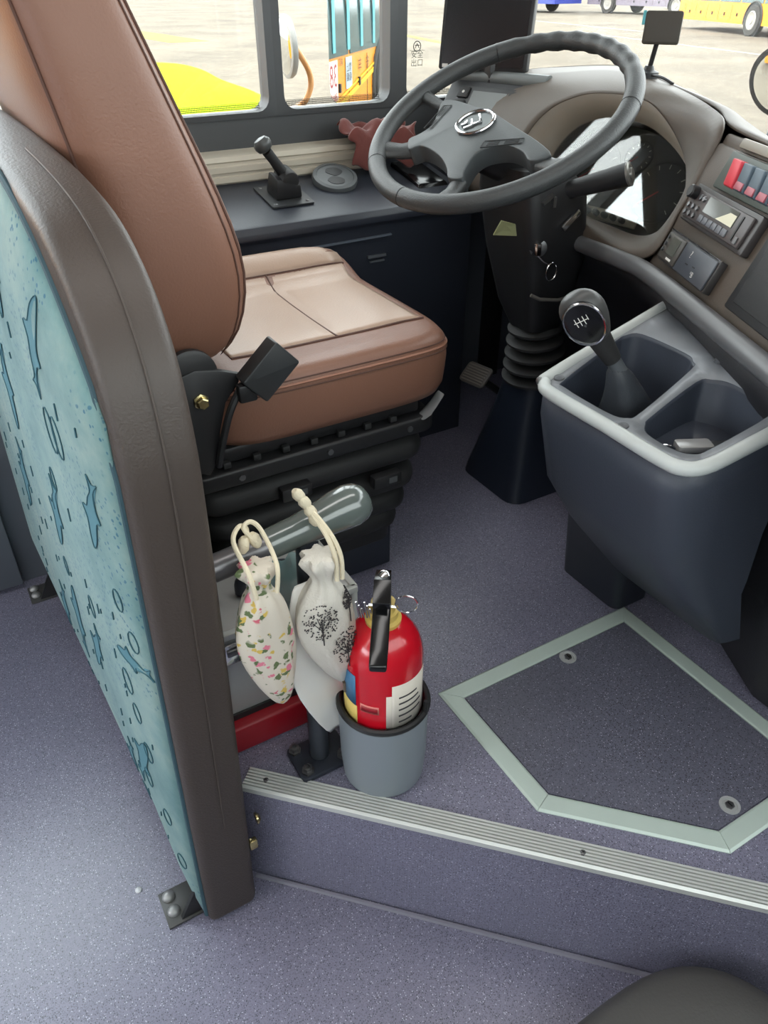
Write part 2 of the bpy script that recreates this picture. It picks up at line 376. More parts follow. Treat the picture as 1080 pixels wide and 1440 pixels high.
ws = spline([(XW-.03, 1.56, 0), (-1.84, 1.67, 0), (-1.68, 1.74, 0), (-1.40, 1.77, 0), (-.6, 1.78, 0), (XR, 1.77, 0)], 5)
struct(G().grid([[p+V((0, 0, z)) for p in ws] for z in (.78, 1.83)]), 'window_12', GLASS, solid=.005)
struct(G().box((XW-.01, 1.515, .95), (.07, .07, 2.15)), 'wall_pillar', BLACK, bevel=.01)

# ================================================================== OUTSIDE
ZG = -.70
struct(G().box((-30, 20, ZG-.05), (240, 240, .1)), 'ground', CONC)
def wheel(parent, c, ax, r=.48, wd=.28):
    ax = V(ax); t = put(G().lathe([(r*.62, -wd/2), (r*.95, -wd/2), (r, -wd/2+.04), (r, wd/2-.04), (r*.95, wd/2), (r*.62, wd/2)], c, 32, ax), 'tyre', TYRE, parent)
    put(G().lathe([(r*.62, -wd*.3), (r*.62, wd*.55), (r*.56, wd*.60), (r*.5, wd*.52), (r*.25, wd*.52), (r*.22, wd*.62), (0, wd*.62)], c, 24, ax), 'wheel_hub', HUBCAP, t)
    return t
def bus(label, org, ux, L, paint, win_z=(1.0, 2.0), H=2.9, W=2.5, wheels=(2.2, 8.0), skirt=.30, group=None):
    """org = lower near corner on the ground, ux = direction along the visible side; the body lies to the left of ux."""
    ux = V(ux).normalized(); uy = V((-ux.y, ux.x, 0)); org = V(org)
    t = thing('parked_bus', label, 'bus', org, group); F = lambda a, b, c: org+ux*a+uy*b+V((0, 0, c))
    ring = lambda a, s: [F(a, s+.0, skirt), F(a, 0+s, 1.2), F(a, s+.06, H-.25), F(a, s+.25, H), F(a, W-.25-s, H), F(a, W-.06-s, H-.25), F(a, W-s, 1.2), F(a, W-s, skirt)]
    put(G().loft([ring(0, .10), ring(.12, 0), ring(L-.12, 0), ring(L, .1)]), 'body', paint, t, ang=30)
    n = max(3, int(L/1.5)); dx = (L-.5)/n
    for k in range(n):
        a = .25+k*dx
        for side in (0, 1):
            y = -.014 if side == 0 else W+.014
            put(G().box(F(a+dx/2, y, (win_z[0]+win_z[1])/2), (.02, .02, .02)) if False else G().prism([F(a+.04, y, win_z[0]), F(a+dx-.04, y, win_z[0]), F(a+dx-.04, y+(.026 if side == 0 else -.026), win_z[1]), F(a+.04, y+(.026 if side == 0 else -.026), win_z[1])],
                [F(a+.04, y+(.12 if side == 0 else -.12), win_z[0]), F(a+dx-.04, y+(.12 if side == 0 else -.12), win_z[0]), F(a+dx-.04, y+(.17 if side == 0 else -.17), win_z[1]), F(a+.04, y+(.17 if side == 0 else -.17), win_z[1])]), 'side_window', BUSGLASS, t)
    put(G().prism([F(-.01, .3, 1.1), F(-.01, W-.3, 1.1), F(-.01, W-.35, 2.3), F(-.01, .35, 2.3)], [F(.1, .3, 1.1), F(.1, W-.3, 1.1), F(.1, W-.35, 2.3), F(.1, .35, 2.3)]), 'end_window', BUSGLASS, t)
    for wx in wheels:
        put(G().tube([F(wx+.57*math.cos(R(a)), -.01, .48+.57*math.sin(R(a))) for a in range(-15, 196, 10)], .035, 8), 'wheel_arch', TYRE, t); put(G().lathe([(.555, 0), (.555, .012)], F(wx, -.004, .48), 30, uy), 'wheel_well', BLACK, t)
        wheel(t, F(wx, .08, .48), -uy); wheel(t, F(wx, W-.10, .48), uy)
    for a in [k*.9+.6 for k in range(int(L/.9)-1)]:
        if min(abs(a-wx) for wx in wheels) > .75:
            put(G().prism([F(a, -.006, skirt+.06), F(a+.012, -.006, skirt+.06), F(a+.012, -.006, .92), F(a, -.006, .92)], [F(a, .02, skirt+.06), F(a+.012, .02, skirt+.06), F(a+.012, .02, .92), F(a, .02, .92)]), 'panel_gap', DASH_M, t)
            put(G().box(F(a+.45, -.005, .62), (.05, .05, .10)), 'flap_handle', BLACK, t)
    return t, F
bus('orange bus standing across the yard with grey front wheel in view', (-26.9, 30.1, ZG), (.93, -.36, 0), 11.0, ORANGE, wheels=(5.75, 9.4), skirt=.34)
bus('blue bus parked at the far side of the yard', (-50.5, 34.5, ZG), (.90, .10, 0), 9.5, BLUE_P, wheels=(2.0, 7.2), skirt=.45)
bus('dusty grey purple bus parked beside the blue one', (-41.2, 38.2, ZG), (.95, .02, 0), 8.8, GREY_V, wheels=(1.8, 6.8), skirt=.42)
# bus parked alongside, seen in the wing mirror
t, F = bus('orange bus parked alongside with yellow stripes, seen in the wing mirror', (-4.85, -12.6, ZG), (0, 1, 0), 10.2, ORANGE, wheels=(3.35, 8.6), win_z=(.97, 1.95), skirt=.26)
FB = lambda x0, z0: frame((-4.842, x0, z0), (0, 1, 0), (0, 0, 1))       # reads from the yard side (+X)
put(rect(FB(0, 0), -6.98, -6.62, -.28, .24, 0, .003), 'route_panel', mat('route_white', (240, 214, 206), .5), t)
text('38', FB(-6.80, .06), .36, RED_D, 'route_number', t, d=.005, sx=.85); text('路线', FB(-6.80, -.19), .14, RED_D, 'route_lettering', t, d=.005)
text('前门', FB(-7.12, .2), .09, INK, 'door_lettering', t, d=.004)
put(rect(FB(0, 0), -7.62, -7.34, -.12, .24, 0, .003), 'notice_plate', mat('plate_grey', (168, 180, 190), .4), t)
text('禁止\n吸烟', FB(-7.48, .06), .11, INK, 'notice_lettering', t, d=.005)
for i, ch in enumerate('车安公北'): text(ch, FB(-8.0-.38*i, .1), .17, mat('brown_ink', (110, 60, 20), .6), 'side_lettering', t, d=.004)
for k, (z0, z1) in enumerate(((-.36, -.30), (-.27, -.245))):
    put(G().prism([FB(0, 0)(a, b, .001) for a, b in ((-6.4, z0-.05), (-6.4, z1-.05), (-8.9, z1+.36), (-8.9, z0+.36))], [FB(0, 0)(a, b, .006) for a, b in ((-6.4, z0-.05), (-6.4, z1-.05), (-8.9, z1+.36), (-8.9, z0+.36))]), 'yellow_stripe', YEL_P, t)
for k in range(8): put(G().box((-4.83, -5.6-.62*k, .72), (.008, .10, .8)), 'teal_curtain', TEALP, t)

# lime painted kerb island and painted lines on the yard
isl = spline([(-21.5, 6.0), (-19.5, 6.7), (-16.0, 6.3), (-13.2, 5.75), (-11.6, 5.3), (-11.2, 4.4), (-13, 3.2), (-18, 3.0), (-21.5, 4.2)], 6, True) if False else [V((x, y, 0)) for x, y in ((-20.8, 5.6), (-20.2, 6.3), (-18.6, 6.35), (-16.4, 6.0), (-14.6, 5.85), (-12.9, 5.55), (-11.9, 5.0), (-11.8, 4.0), (-12.6, 3.3), (-16, 3.2), (-19.5, 4.0))]
isl = spline(isl, 5, True)
cx_, cy_ = -16.0, 4.8
ring = lambda s, z: [V((cx_+(p.x-cx_)*s, cy_+(p.y-cy_)*s, z)) for p in isl]
tag(put(G().loft([ring(1, ZG), ring(1, ZG+.10), ring(.98, ZG+.14), ring(.80, ZG+.20), ring(.4, ZG+.24)]), 'kerb_island', LIME, loc=(cx_, cy_, ZG)), 'lime yellow rounded island on the pale yard beyond the side window', 'traffic island')
def line(name, label, pts, wd, m):
    a, b = V(pts[0]), V(pts[1]); d = (b-a).normalized(); q = V((-d.y, d.x, 0))*wd/2; up = V((0, 0, .006))
    tag(put(G().prism([a-q, b-q, b+q, a+q], [a-q+up, b-q+up, b+q+up, a+q+up]), name, m, loc=a), label, 'road marking')
PALEY = mat('faded_yellow_line', (128, 120, 70), .95, spec=.1); WL = mat('white_line', (146, 144, 136), .95, spec=.1)
line('painted_line', 'faded yellow line painted on the yard behind the lime island', ((-38, 9.2, ZG), (-29, 9.6, ZG)), 1.4, PALEY)
line('painted_line', 'thin white line painted on the yard before the orange bus', ((-27, 24.6, ZG), (-12, 20.5, ZG)), .12, WL)
line('painted_line', 'white bay line painted between the blue and the grey bus', ((-44, 31, ZG), (-24, 26.5, ZG)), .14, WL)
line('painted_line', 'pale yellow line crossing the yard past the wing mirror', ((-38, 20, ZG), (-20, 15.5, ZG)), .35, PALEY)

# wing mirror, a real mirror angled back along the bus
mn = V((.383, -.924, 0)); mu = V((.924, .383, 0)); ml = V((-2.3, 1.172, 0))
t = thing('wing_mirror', 'tall rounded wing mirror outside the driver window reflecting an orange bus', 'mirror', (-2.19, 1.217, .80))
F = frame(ml+mu*.118+V((0, 0, 1.02)), mu, (0, 0, 1), mn)
put(slab(F, rrect(.246, .468, .035, 6), -.05, 0), 'housing', BLACK, t, bevel=.006)
put(slab(F, rrect(.236, .456, .031, 6), .0005, .0025), 'mirror_pane', MIRROR, t)
put(G().tube([F(.02, .2, -.05), F(.03, .26, -.07), (-2.0, 1.42, 1.36), (-1.93, 1.52, 1.42)], .014, 10), 'bracket', BLACK, t)
# small round mirror on a bent arm
t = thing('round_mirror', 'small round convex mirror on a bent orange arm outside the window', 'mirror', (-2.72, 1.26, .74))
c = V((-2.75, 1.235, .905)); ax = V((-.13, -.985, -.04)).normalized()
put(G().lathe([(.088, -.02), (.093, -.012), (.093, .0), (.087, .003)], c, 28, ax), 'mirror_back', mat('mirror_shell_grey', (150, 150, 146), .5), t)
put(G().lathe([(.087, .001), (.07, .007), (.04, .012), (0, .015)], c, 28, ax), 'mirror_pane', MIRROR, t)
put(G().tube(spline([c-ax*.015+V((0, 0, .02)), c-ax*.03+V((.01, 0, 0)), (-2.735, 1.31, .84), (-2.735, 1.318, .79), (-2.735, 1.295, .745), (-2.73, 1.262, .728), (-2.5, 1.12, .745), (-2.1, .90, .77), (-1.965, .84, .765)], 6), .010, 10), 'arm', mat('orange_arm', (196, 140, 84), .45), t)
# round mirror ahead of the windscreen
t = thing('round_mirror', 'round mirror with thin dark rim standing ahead of the windscreen', 'mirror', (-1.68, 2.4, .70))
c = V((-1.69, 2.4, .835)); ax = V((.12, -.94, -.30)).normalized()
put(G().lathe([(.10, -.03), (.105, -.02), (.105, .004), (.098, .006)], c, 36, ax), 'mirror_rim', BLACK, t)
put(G().lathe([(.098, .002), (.075, .012), (.04, .019), (0, .022)], c, 36, ax), 'mirror_pane', MIRROR, t)
put(G().tube(spline([c-ax*.025, c-ax*.06+V((0, 0, -.05)), (-1.66, 2.3, .62), (-1.66, 1.95, .52), (-1.66, 1.8, .5)], 6), .010, 10), 'arm', BLACK, t)

# ================================================================== PARTITION
def yrear(x, z): return .092+.022*(z+.26)-.048*((-.75-x)/1.05)
t = thing('driver_partition', 'teal fish print padded partition with brown moulded edge behind the driver seat', 'partition', (-1.3, .12, ZF))
out = [(-.748, ZF+.002), (-.742, 0), (-.735, .35), (-.735, .60), (-.745, .70), (-.775, .785), (-.84, .855), (-.95, .90), (-1.2, .925), (-1.6, .935), (XW+.012, .935), (XW+.012, -.15), (-.95, -.15), (-.86, -.17), (-.80, -.23), (-.79, ZF+.002)]
out2 = out[:10]
out2 = [(p.x, p.z) for p in spline([(a, 0, b) for a, b in out[1:10]], 5)]
ol = [out[0]]+out2+out[10:]
TH = .088
put(G().prism([(x, yrear(x, z), z) for x, z in ol], [(x, yrear(x, z)+TH, z) for x, z in ol]), 'frame', RIM_B, t, bevel=.018, seg=4, ang=50)
seamp = [(x+.0015 if i < 20 else x, yrear(x, z)+TH*.55, z+(.0 if i < 18 else .001)) for i, (x, z) in enumerate(ol[1:36])]
put(G().tube(seamp, .0016, 6), 'edge_seam', mat('seam_brown', (70, 61, 56), .6), t)
# fabric: rows of points shrunk inside the outline
def fab(a, b):                                            # a 0..1 along x (right->left), b 0..1 up
    x0, x1 = -.765, -1.885; x = x0+(x1-x0)*a
    d = (-.735-x)
    top = .915 if d > .46 else (.70+.215*(1-(1-min(1, (d-.02)/.44))**2.6))
    bot = -.155 if x < -.90 else (-.155-.085*((x+.90)/.135)**1.2)
    z = bot+(top-bot)*b
    e = min(a*1.12, (1-a)*1.12, b*1.05, (1-b)*1.05); bulge = .024*(1-math.exp(-max(0, e)/.055))
    return V((x, yrear(x, z)-.001-bulge, z))
rows = [[fab(i/44, j/40) for i in range(45)] for j in range(41)]
fb = put(G().grid(rows), 'fabric_panel', FABRIC, t, solid=.004)
put(G().tube([fab(0, j/40)+V((.003, .001, 0)) for j in range(38)]+[fab(i/44, 1)+V((0, .001, .003)) for i in range(1, 45)], .0045, 8), 'fabric_piping', mat('piping_teal', (46, 74, 84), .7), t)
# fish and bubble prints on the cloth
def onfab(x, z, off=.0028):
    a = (x+.765)/(-1.12); d = (-.735-x)
    top = .915 if d > .46 else (.70+.215*(1-(1-min(1, max(0, (d-.02)/.44)))**2.6)); bot = -.155 if x < -.90 else (-.155-.085*((x+.90)/.135)**1.2)
    b = (z-bot)/(top-bot); p = fab(max(0, min(1, a)), max(0, min(1, b))); return V((p.x, p.y-off, p.z))
DOL = [(-.5, .02), (-.36, .09), (-.15, .13), (-.05, .24), (.03, .13), (.2, .09), (.36, .03), (.5, .10), (.46, 0), (.52, -.09), (.36, -.03), (.15, -.07), (.05, -.16), (-.03, -.08), (-.25, -.07), (-.42, -.04)]
def dolphin(x, z, s, ang, fl=1):
    g2 = []
    for a, b in DOL:
        a *= s*fl; b *= s; g2.append((x+a*math.cos(R(ang))-b*math.sin(R(ang)), z+a*math.sin(R(ang))+b*math.cos(R(ang))))
    sp = spline([(a, 0, b) for a, b in g2], 3, True); pts = [onfab(p.x, p.z) for p in sp]; c = onfab(x, z)
    k = len(pts); put(G().add(pts+[c], [(i, (i+1) % k, k) for i in range(k)]), 'dolphin_print', PRINT_B, fb)
    put(G().tube([p+V((0, -.0004, 0)) for p in pts], .0008, 4, closed=True), 'dolphin_outline', PRINT_D, fb)
def ringp(x, z, r, e=1.5):
    put(G().tube([onfab(x+r*math.cos(R(a)), z+r*e*math.sin(R(a))) for a in range(0, 360, 30)], .0010, 4, closed=True), 'bubble_print', PRINT_D, fb)
for x, z, s, a, f_ in ((-.84, .56, .13, 70, 1), (-.95, .74, .16, 60, -1), (-1.12, .40, .19, 62, 1), (-1.30, .55, .2, 70, 1), (-1.2, .12, .2, 75, -1), (-1.05, .17, .16, 60, 1), (-.88, .06, .16, 62, -1), (-1.45, .3, .2, 65, 1), (-1.6, .55, .2, 60, -1), (-.98, -.04, .14, 70, 1), (-1.38, .02, .17, 66, 1), (-.82, .33, .10, 10, 1), (-1.12, .78, .15, 65, 1)): dolphin(x, z, s, a, f_)
for x, z, r in ((-.97, .62, .022), (-.935, .625, .02), (-.86, .26, .016), (-.85, .20, .013), (-.84, .12, .014), (-.87, .03, .014), (-.82, -.02, .012), (-1.0, .3, .014), (-1.06, .5, .013), (-.80, .38, .012), (-1.18, .26, .013), (-.93, -.08, .012), (-.80, -.12, .012), (-.82, .44, .012)): ringp(x, z, r)
for k in range(90):
    x = -random.uniform(.79, 1.7); z = random.uniform(-.1, .8); l = random.uniform(.008, .024)
    put(G().tube([onfab(x, z), onfab(x+l*.12, z+l)], .0012, 4), 'dash_print', PRINT_D, fb)
def foot(x, y):
    F = frame((x, y, ZF), (1, 0, 0), (0, 1, 0))
    b = put(rect(F, -.036, .034, -.030, .036, .0005, .006), 'foot_bracket', mat('bracket_grey', (70, 70, 70), .4), t, bevel=.001)
    put(G().prism([(x+.022, y+.034, ZF+.005), (x+.022, y-.006, ZF+.006), (x+.022, y+.034, ZF+.085)], [(x+.030, y+.034, ZF+.005), (x+.030, y-.006, ZF+.006), (x+.030, y+.034, ZF+.085)]), 'gusset', BLACK, b)
    put(G().box((x-.001, y+.037, ZF+.06), (.065, .006, .115)), 'upright_plate', BLACK, b)
    for q in (-.022, .008):
        put(G().lathe([(.0115, .006), (.0115, .009), (.0095, .013), (.005, .016), (0, .0165)], F(q, -.014), 16), 'dome_bolt', mat('bolt_silver', (150, 150, 150), .35, metal=.4), b)
foot(-.812, .058); foot(-1.82, .008)
put(G().lathe([(.010, 0), (.010, .003), (.006, .007), (0, .008)], (-.765, .203, -.05), 14, (0, 1, 0)), 'side_bolt', BRASS, t)
put(G().box((-.757, .190, -.10), (.010, .014, .022)), 'catch', BRASS, t, bevel=.002)

# ================================================================== DRIVER SEAT
t = thing('driver_seat', 'brown leather driver seat on a black pleated suspension base', 'seat', (-1.34, .52, 0))
cx = -1.34
secs = [(.585, .19, .34, .245), (.60, .222, .385, .222), (.635, .24, .418, .208), (.70, .25, .436, .20), (.76, .252, .434, .196), (.84, .25, .408, .19), (.93, .248, .372, .178), (1.02, .243, .336, .163), (1.10, .235, .305, .15), (1.2, .222, .27, .13), (1.3, .2, .24, .115), (1.38, .165, .205, .11), (1.41, .11, .18, .125)]
def bpt(z, w_, yf, yr, th, grow=0):
    p = 2/4.2; c, s = math.cos(th), math.sin(th); yc, hy = (yf+yr)/2, (yf-yr)/2
    return V((cx+(w_+grow)*(1.52 if c < 0 else 1)*math.copysign(abs(c)**p, c), yc+(hy+grow)*math.copysign(abs(s)**p, s), z))
NN = 56
put(G().loft([[bpt(*s, 2*math.pi*k/NN) for k in range(NN)] for s in secs]), 'backrest', LEATHER, t, ang=60, sub=1)
for th, g_, r_ in ((R(38), .0005, .0028), (R(26), .0003, .0018), (R(-40), .0005, .0028)):
    put(G().tube([bpt(*s, th, g_) for s in secs[1:11]], r_, 6), 'piping', SEAM, t, sub=1)
# cushion
cyc, chy, chx, ccx = .565, .255, .258, -1.3425
def cpt(s, z, th, p=5.5):
    c, q = math.cos(th), math.sin(th); x = ccx+chx*s*math.copysign(abs(c)**(2/p), c); y = cyc+chy*s*math.copysign(abs(q)**(2/p), q)
    if z > .5:
        k = min(1, max(0, (-1.46-x)/.12)); z += .045*k*k*(3-2*k)*min(1, (z-.5)/.05)
        k = min(1, max(0, (y-.70)/.12)); z -= .010*k*k
    return V((x, y, z))
CN = 72
cs = [(.90, .440), (.965, .444), (.99, .46), (1.0, .49), (1.005, .52), (1.0, .54), (.985, .555), (.955, .563), (.90, .566), (.75, .563), (.5, .558), (.25, .556), (.02, .555)]
put(G().loft([[cpt(s, z, 2*math.pi*k/CN) for k in range(CN)] for s, z in cs]), 'cushion', LEATHER, t, ang=70)
def ctop(x, y, d=0):                                      # height of the cushion top
    s = max((abs((x-ccx)/chx)**5.5+abs((y-cyc)/chy)**5.5)**(1/5.5), .02)
    z = cs[-1][1]
    for (s1, z1), (s0, z0) in zip(cs[6:], cs[7:]):
        if s0 <= s <= s1: z = z0+(z1-z0)*(s-s0)/(s1-s0)
    k = min(1, max(0, (-1.46-x)/.12)); z += .045*k*k*(3-2*k); k = min(1, max(0, (y-.70)/.12)); z -= .010*k*k
    return V((x, y, z+d))
ins = [[ctop(-1.195-.32*i/16, .40+.385*j/48, .0045*(1-abs(2*i/16-1)**6)*(1-abs(2*j/48-1)**6)*(1-.8*math.exp(-((.40+.385*j/48-.605)/.012)**2))+.0008) for i in range(17)] for j in range(49)]
put(G().grid(ins), 'cushion_insert', LEATHER_B, t, solid=.0015, ang=80)
lb = [[ctop(-1.518-.06*i/6, .36+.43*j/12, .0014*(1-abs(2*i/6-1)**4)+.0006) for i in range(7)] for j in range(13)]
put(G().grid(lb), 'cushion_bolster', LEATHER_B, t, solid=.0012, ang=80)
put(G().tube([ctop(-1.193, .40+.39*k/20, .001) for k in range(21)], .0022, 6), 'seam', SEAM, t)
put(G().tube([ctop(-1.517, .40+.39*k/20, .001) for k in range(21)], .0022, 6), 'seam', SEAM, t)
put(G().tube([ctop(-1.193-.324*k/20, .605, .0015) for k in range(21)], .0022, 6), 'seam', SEAM, t)
for z, s, r_ in ((.5435, 1.0, .0026), (.535, 1.004, .0014), (.551, .990, .0014)):
    put(G().tube([cpt(s, z, R(a)) for a in range(-78, 150, 3)], r_, 5), 'piping', SEAM if r_ < .002 else mat('piping_brown', (150, 104, 84), .45), t)
# seat pan, suspension, base
put(G().box((cx, .535, .425), (.45, .40, .03)), 'seat_pan', BLACK, t, bevel=.006)
def rslab(name, x0, x1, y0, y1, z0, z1, r, m, bev):
    F = frame(((x0+x1)/2, (y0+y1)/2, 0), (1, 0, 0), (0, 1, 0)); return put(slab(F, rrect(x1-x0, y1-y0, r, 6), z0, z1), name, m, t, bevel=bev, seg=3)
fr = rslab('seat_frame', -1.59, -1.092, .27, .765, .375, .408, .03, BLACK, .006)
for y in (.36, .53, .70): put(G().lathe([(.006, 0), (.006, .003), (0, .003)], (-1.0915, y, .392), 10, (1, 0, 0)), 'frame_bolt', STEEL, fr)
for k in range(7): put(G().box((-1.106, .34+.055*k, .416), (.012, .014, .012)), 'tray_rib', BLACK_M, fr, bevel=.002)
put(G().loft([[(-1.11-.03*a, .735+.05*a-.012, .405+.0*a), (-1.085-.03*a, .735+.05*a-.01, .405), (-1.085-.03*a, .735+.05*a+.01, .412+.02*a), (-1.11-.03*a, .735+.05*a+.01, .412+.02*a)] for a in (0, .5, 1.0)]), 'adjust_lever', mat('lever_grey', (120, 120, 122), .4), t, bevel=.003)
for k, (z, dx_) in enumerate(((.335, 0), (.265, .012), (.205, .026), (.152, .04))):
    rslab('bellows_pleat', -1.585+dx_, -1.100-dx_, .28+dx_, .752-dx_*.8, z-.026, z+.026, .045, BLACK_M, .022)
rslab('bellows_core', -1.54, -1.15, .32, .70, .10, .38, .03, BLACK_M, .004)
rslab('base_box', -1.50, -1.185, .33, .716, 0, .112, .006, NAVY, .003)
for (y, z, a, b) in ((.645, .30, .062, .026), (.455, .335, .06, .026)):
    kb = put(G().box((-1.088, y, z), (.022, a, b)), 'adjust_knob', BLACK, t, bevel=.004)
    put(G().box((-1.0765, y+.01, z), (.001, .018, .012)), 'knob_mark', mat('mark_grey', (80, 82, 84), .5), kb)
# recliner bracket, bolt, buckle
F = frame((-1.082, 0, 0), (0, 1, 0), (0, 0, 1))
rb = put(slab(F, [(.255, .60), (.30, .612), (.335, .605), (.372, .590), (.366, .575), (.342, .548), (.327, .50), (.318, .45), (.30, .425), (.272, .44), (.258, .5)], 0, .012), 'recliner_bracket', BLACK, t, bevel=.003)
put(G().lathe([(.042, 0), (.042, .01), (.036, .013), (0, .013)], (-1.086, .295, .60), 28, (1, 0, 0)), 'recliner_disc', BLACK, t)
put(G().lathe([(.013, 0), (.013, .004), (.010, .005), (.010, .013), (.008, .015), (0, .015)], (-1.070, .302, .561), 6, (1, 0, 0)), 'recliner_bolt', BRASS, t)
put(G().tube(spline([(-1.066, .372, .575), (-1.06, .345, .54), (-1.062, .327, .49), (-1.068, .315, .44)], 6), .006, 8), 'buckle_cable', BLACK, t)
du = V((0, .74, .67)); dv = V((0, -.67, .74)); F = frame((-1.055, .410, .596), du, dv, (1, 0, 0))
bk = put(slab(F, rrect(.082, .056, .004), -.016, .018), 'belt_buckle', mat('buckle_grey', (44, 46, 48), .42), t, bevel=.003)
put(G().box((-1.054, .372, .566), (.018, .03, .03)), 'buckle_stalk', BLACK, t, bevel=.004)

# ================================================================== HANDRAIL, BAGS, CASE, EXTINGUISHER
t = thing('grab_rail', 'grey grab rail on a bolted post, its end in smoky plastic film', 'rail', (-.785, .335, 0))
put(G().tube(spline([(-.80, .202, .455), (-.80, .27, .462), (-.80, .35, .473), (-.80, .40, .482)], 6), .019, 16), 'rail', mat('rail_grey', (112, 110, 112), .3, metal=.5), t)
sl = []
for y, z, r_ in ((.29, .4655, .0215), (.33, .471, .0225), (.365, .477, .0255), (.395, .483, .0295), (.415, .486, .031), (.43, .488, .028), (.44, .489, .021), (.445, .4895, .010)):
    sl.append([V((-.80+r_*math.cos(R(a)), y-r_*.2*math.sin(R(a)), z+r_*math.sin(R(a)))) for a in range(0, 360, 15)])
put(G().loft(sl), 'film_sleeve', SLEEVE, t, ang=80)
put(G().tube([(-.80, .346, .47), (-.79, .338, .3), (-.785, .335, .012)], .0165, 16), 'post', mat('post_dark', (66, 70, 78), .4, metal=.3), t)
b = put(slab(frame((-.785, .335, 0), (1, 0, 0), (0, 1, 0)), rrect(.075, .095, .01), .0005, .010), 'base_plate', NAVY, t, bevel=.002)
for q in ((-.81, .30), (-.762, .368), (-.762, .302)):
    bb = put(G().lathe([(.011, .010), (.011, .015), (.008, .0155), (.008, .022), (.004, .023), (.004, .019), (0, .019)], (q[0], q[1], 0), 6), 'base_bolt', STEEL, b)
put(G().lathe([(.020, 0), (.020, .008), (.012, .014), (0, .014)], (-.80, .195, .454), 18, (0, 1, 0)), 'wall_flange', STEEL, t)

def bag(name, label, secs, m, X, rx, tilt=0):
    t = thing(name, label, 'bag', (X, secs[-1][1], secs[-1][0]), 'drawstring bags on the grab rail')
    rings = []
    for z, y, ry in secs:
        r = []
        for k in range(40):
            a = 2*math.pi*k/40; f = 1+(.22 if ry > .022 and z > .455 else .12 if ry < .026 and z > .40 else .05)*math.sin(a*7+(z*12 if z < .44 else 0))
            r.append(V((X+min(rx, ry)*math.cos(a)*f, y+ry*math.sin(a)*f, z)))
        rings.append(r)
    put(G().loft(rings), 'pouch', m, t, ang=70, sub=1)
    return t
b1 = bag('drawstring_bag', 'white drawstring bag with pink floral print hanging from the grab rail', [(.488, .248, .030), (.474, .249, .023), (.458, .25, .012), (.450, .25, .013), (.435, .25, .024), (.41, .249, .034), (.375, .247, .041), (.34, .25, .0415), (.30, .255, .035), (.26, .26, .024), (.232, .263, .012), (.222, .264, .004)], FLORAL, -.742, .024)
def cord(parent, pts, r=.0032, name='cord'): return put(G().tube(spline(pts, 6), r, 8), name, CREAM, parent)
cord(b1, [(-0.718, .236, .452), (-0.725, .232, .49), (-0.767, .231, .512), (-0.782, .245, .522), (-0.782, .255, .515), (-0.768, .247, .498)])
cord(b1, [(-0.718, .264, .452), (-0.725, .270, .49), (-0.767, .270, .515), (-0.782, .262, .524), (-0.778, .25, .52), (-0.768, .262, .50)])
put(G().lathe([(.004, -.012), (.0075, -.006), (.0075, .006), (.004, .012)], (-.774, .246, .498), 10, (0, .2, 1)), 'knot', CREAM, b1)
put(G().lathe([(.004, -.012), (.0075, -.006), (.0075, .006), (.004, .012)], (-.774, .262, .500), 10, (0, -.3, 1)), 'knot', CREAM, b1)
s2 = [(.476, .335, .031), (.458, .336, .024), (.437, .338, .014), (.428, .338, .016), (.41, .337, .03), (.385, .336, .041), (.35, .337, .0455), (.315, .343, .042), (.275, .350, .031), (.240, .357, .016), (.222, .361, .006), (.216, .362, .003)]
b2 = bag('drawstring_bag', 'off white drawstring bag printed with dark leafy trees hanging from the grab rail', s2, COTTON, -.738, .026)
cord(b2, [(-0.718, .350, .435), (-0.722, .351, .47), (-0.735, .346, .50), (-0.764, .342, .515), (-0.772, .336, .53)], .0034)
cord(b2, [(-0.718, .358, .435), (-0.722, .359, .47), (-0.735, .352, .50), (-0.767, .343, .52), (-0.777, .334, .532)], .0034)
for k, (y, z) in enumerate(((.346, .505), (.342, .518), (.336, .532), (.330, .543))):
    put(G().lathe([(.003, -.011), (.0075, -.005), (.008, .004), (.004, .011)], (-.768-.004*k, y, z), 10, (0, -.5, .8)), 'knot', CREAM, b2)
def surf2(y, z, off=.0016):                                # front (+X) surface of the tree bag
    for (z1, y1, r1), (z0, y0, r0) in zip(s2, s2[1:]):
        if z0 <= z <= z1:
            f = (z-z0)/(z1-z0); yc = y0+(y1-y0)*f; ry = r0+(r1-r0)*f; q = max(-.97, min(.97, (y-yc)/ry)); return V((-.738+min(.026, ry)*math.sqrt(1-q*q)*1.02+off, yc+q*ry, z))
    return V((-.73, y, z))
TREE = mat('tree_ink', (52, 48, 50), .9)
for ty, tz, tr in ((.322, .375, .027), (.360, .315, .027), (.368, .395, .014)):
    put(G().tube([surf2(ty+.001, tz-.042), surf2(ty, tz-.02), surf2(ty-.001, tz+.004)], .0009, 4), 'tree_trunk_print', TREE, b2)
    for a in (50, 80, 110, 135): put(G().tube([surf2(ty, tz-.015), surf2(ty+tr*.75*math.cos(R(a)), tz-.015+tr*1.0*math.sin(R(a)))], .0006, 4), 'tree_branch_print', TREE, b2)
    g = G()
    for k in range(190):
        a = random.uniform(0, 2*math.pi); q = tr*math.sqrt(random.random()); p = surf2(ty+q*math.cos(a)*.9, tz+q*math.sin(a)*1.15)
        g.lathe([(.0013, 0), (.0008, .0006)], p, 5, (1, 0, 0))
    put(g, 'tree_leaf_print', TREE, b2)['kind'] = 'stuff'
put(G().tube([surf2(.36, .226), V((-.728, .361, .212)), V((-.727, .361, .206))], .004, 8), 'tassel', mat('tassel_brown', (110, 96, 84), .9), b2)

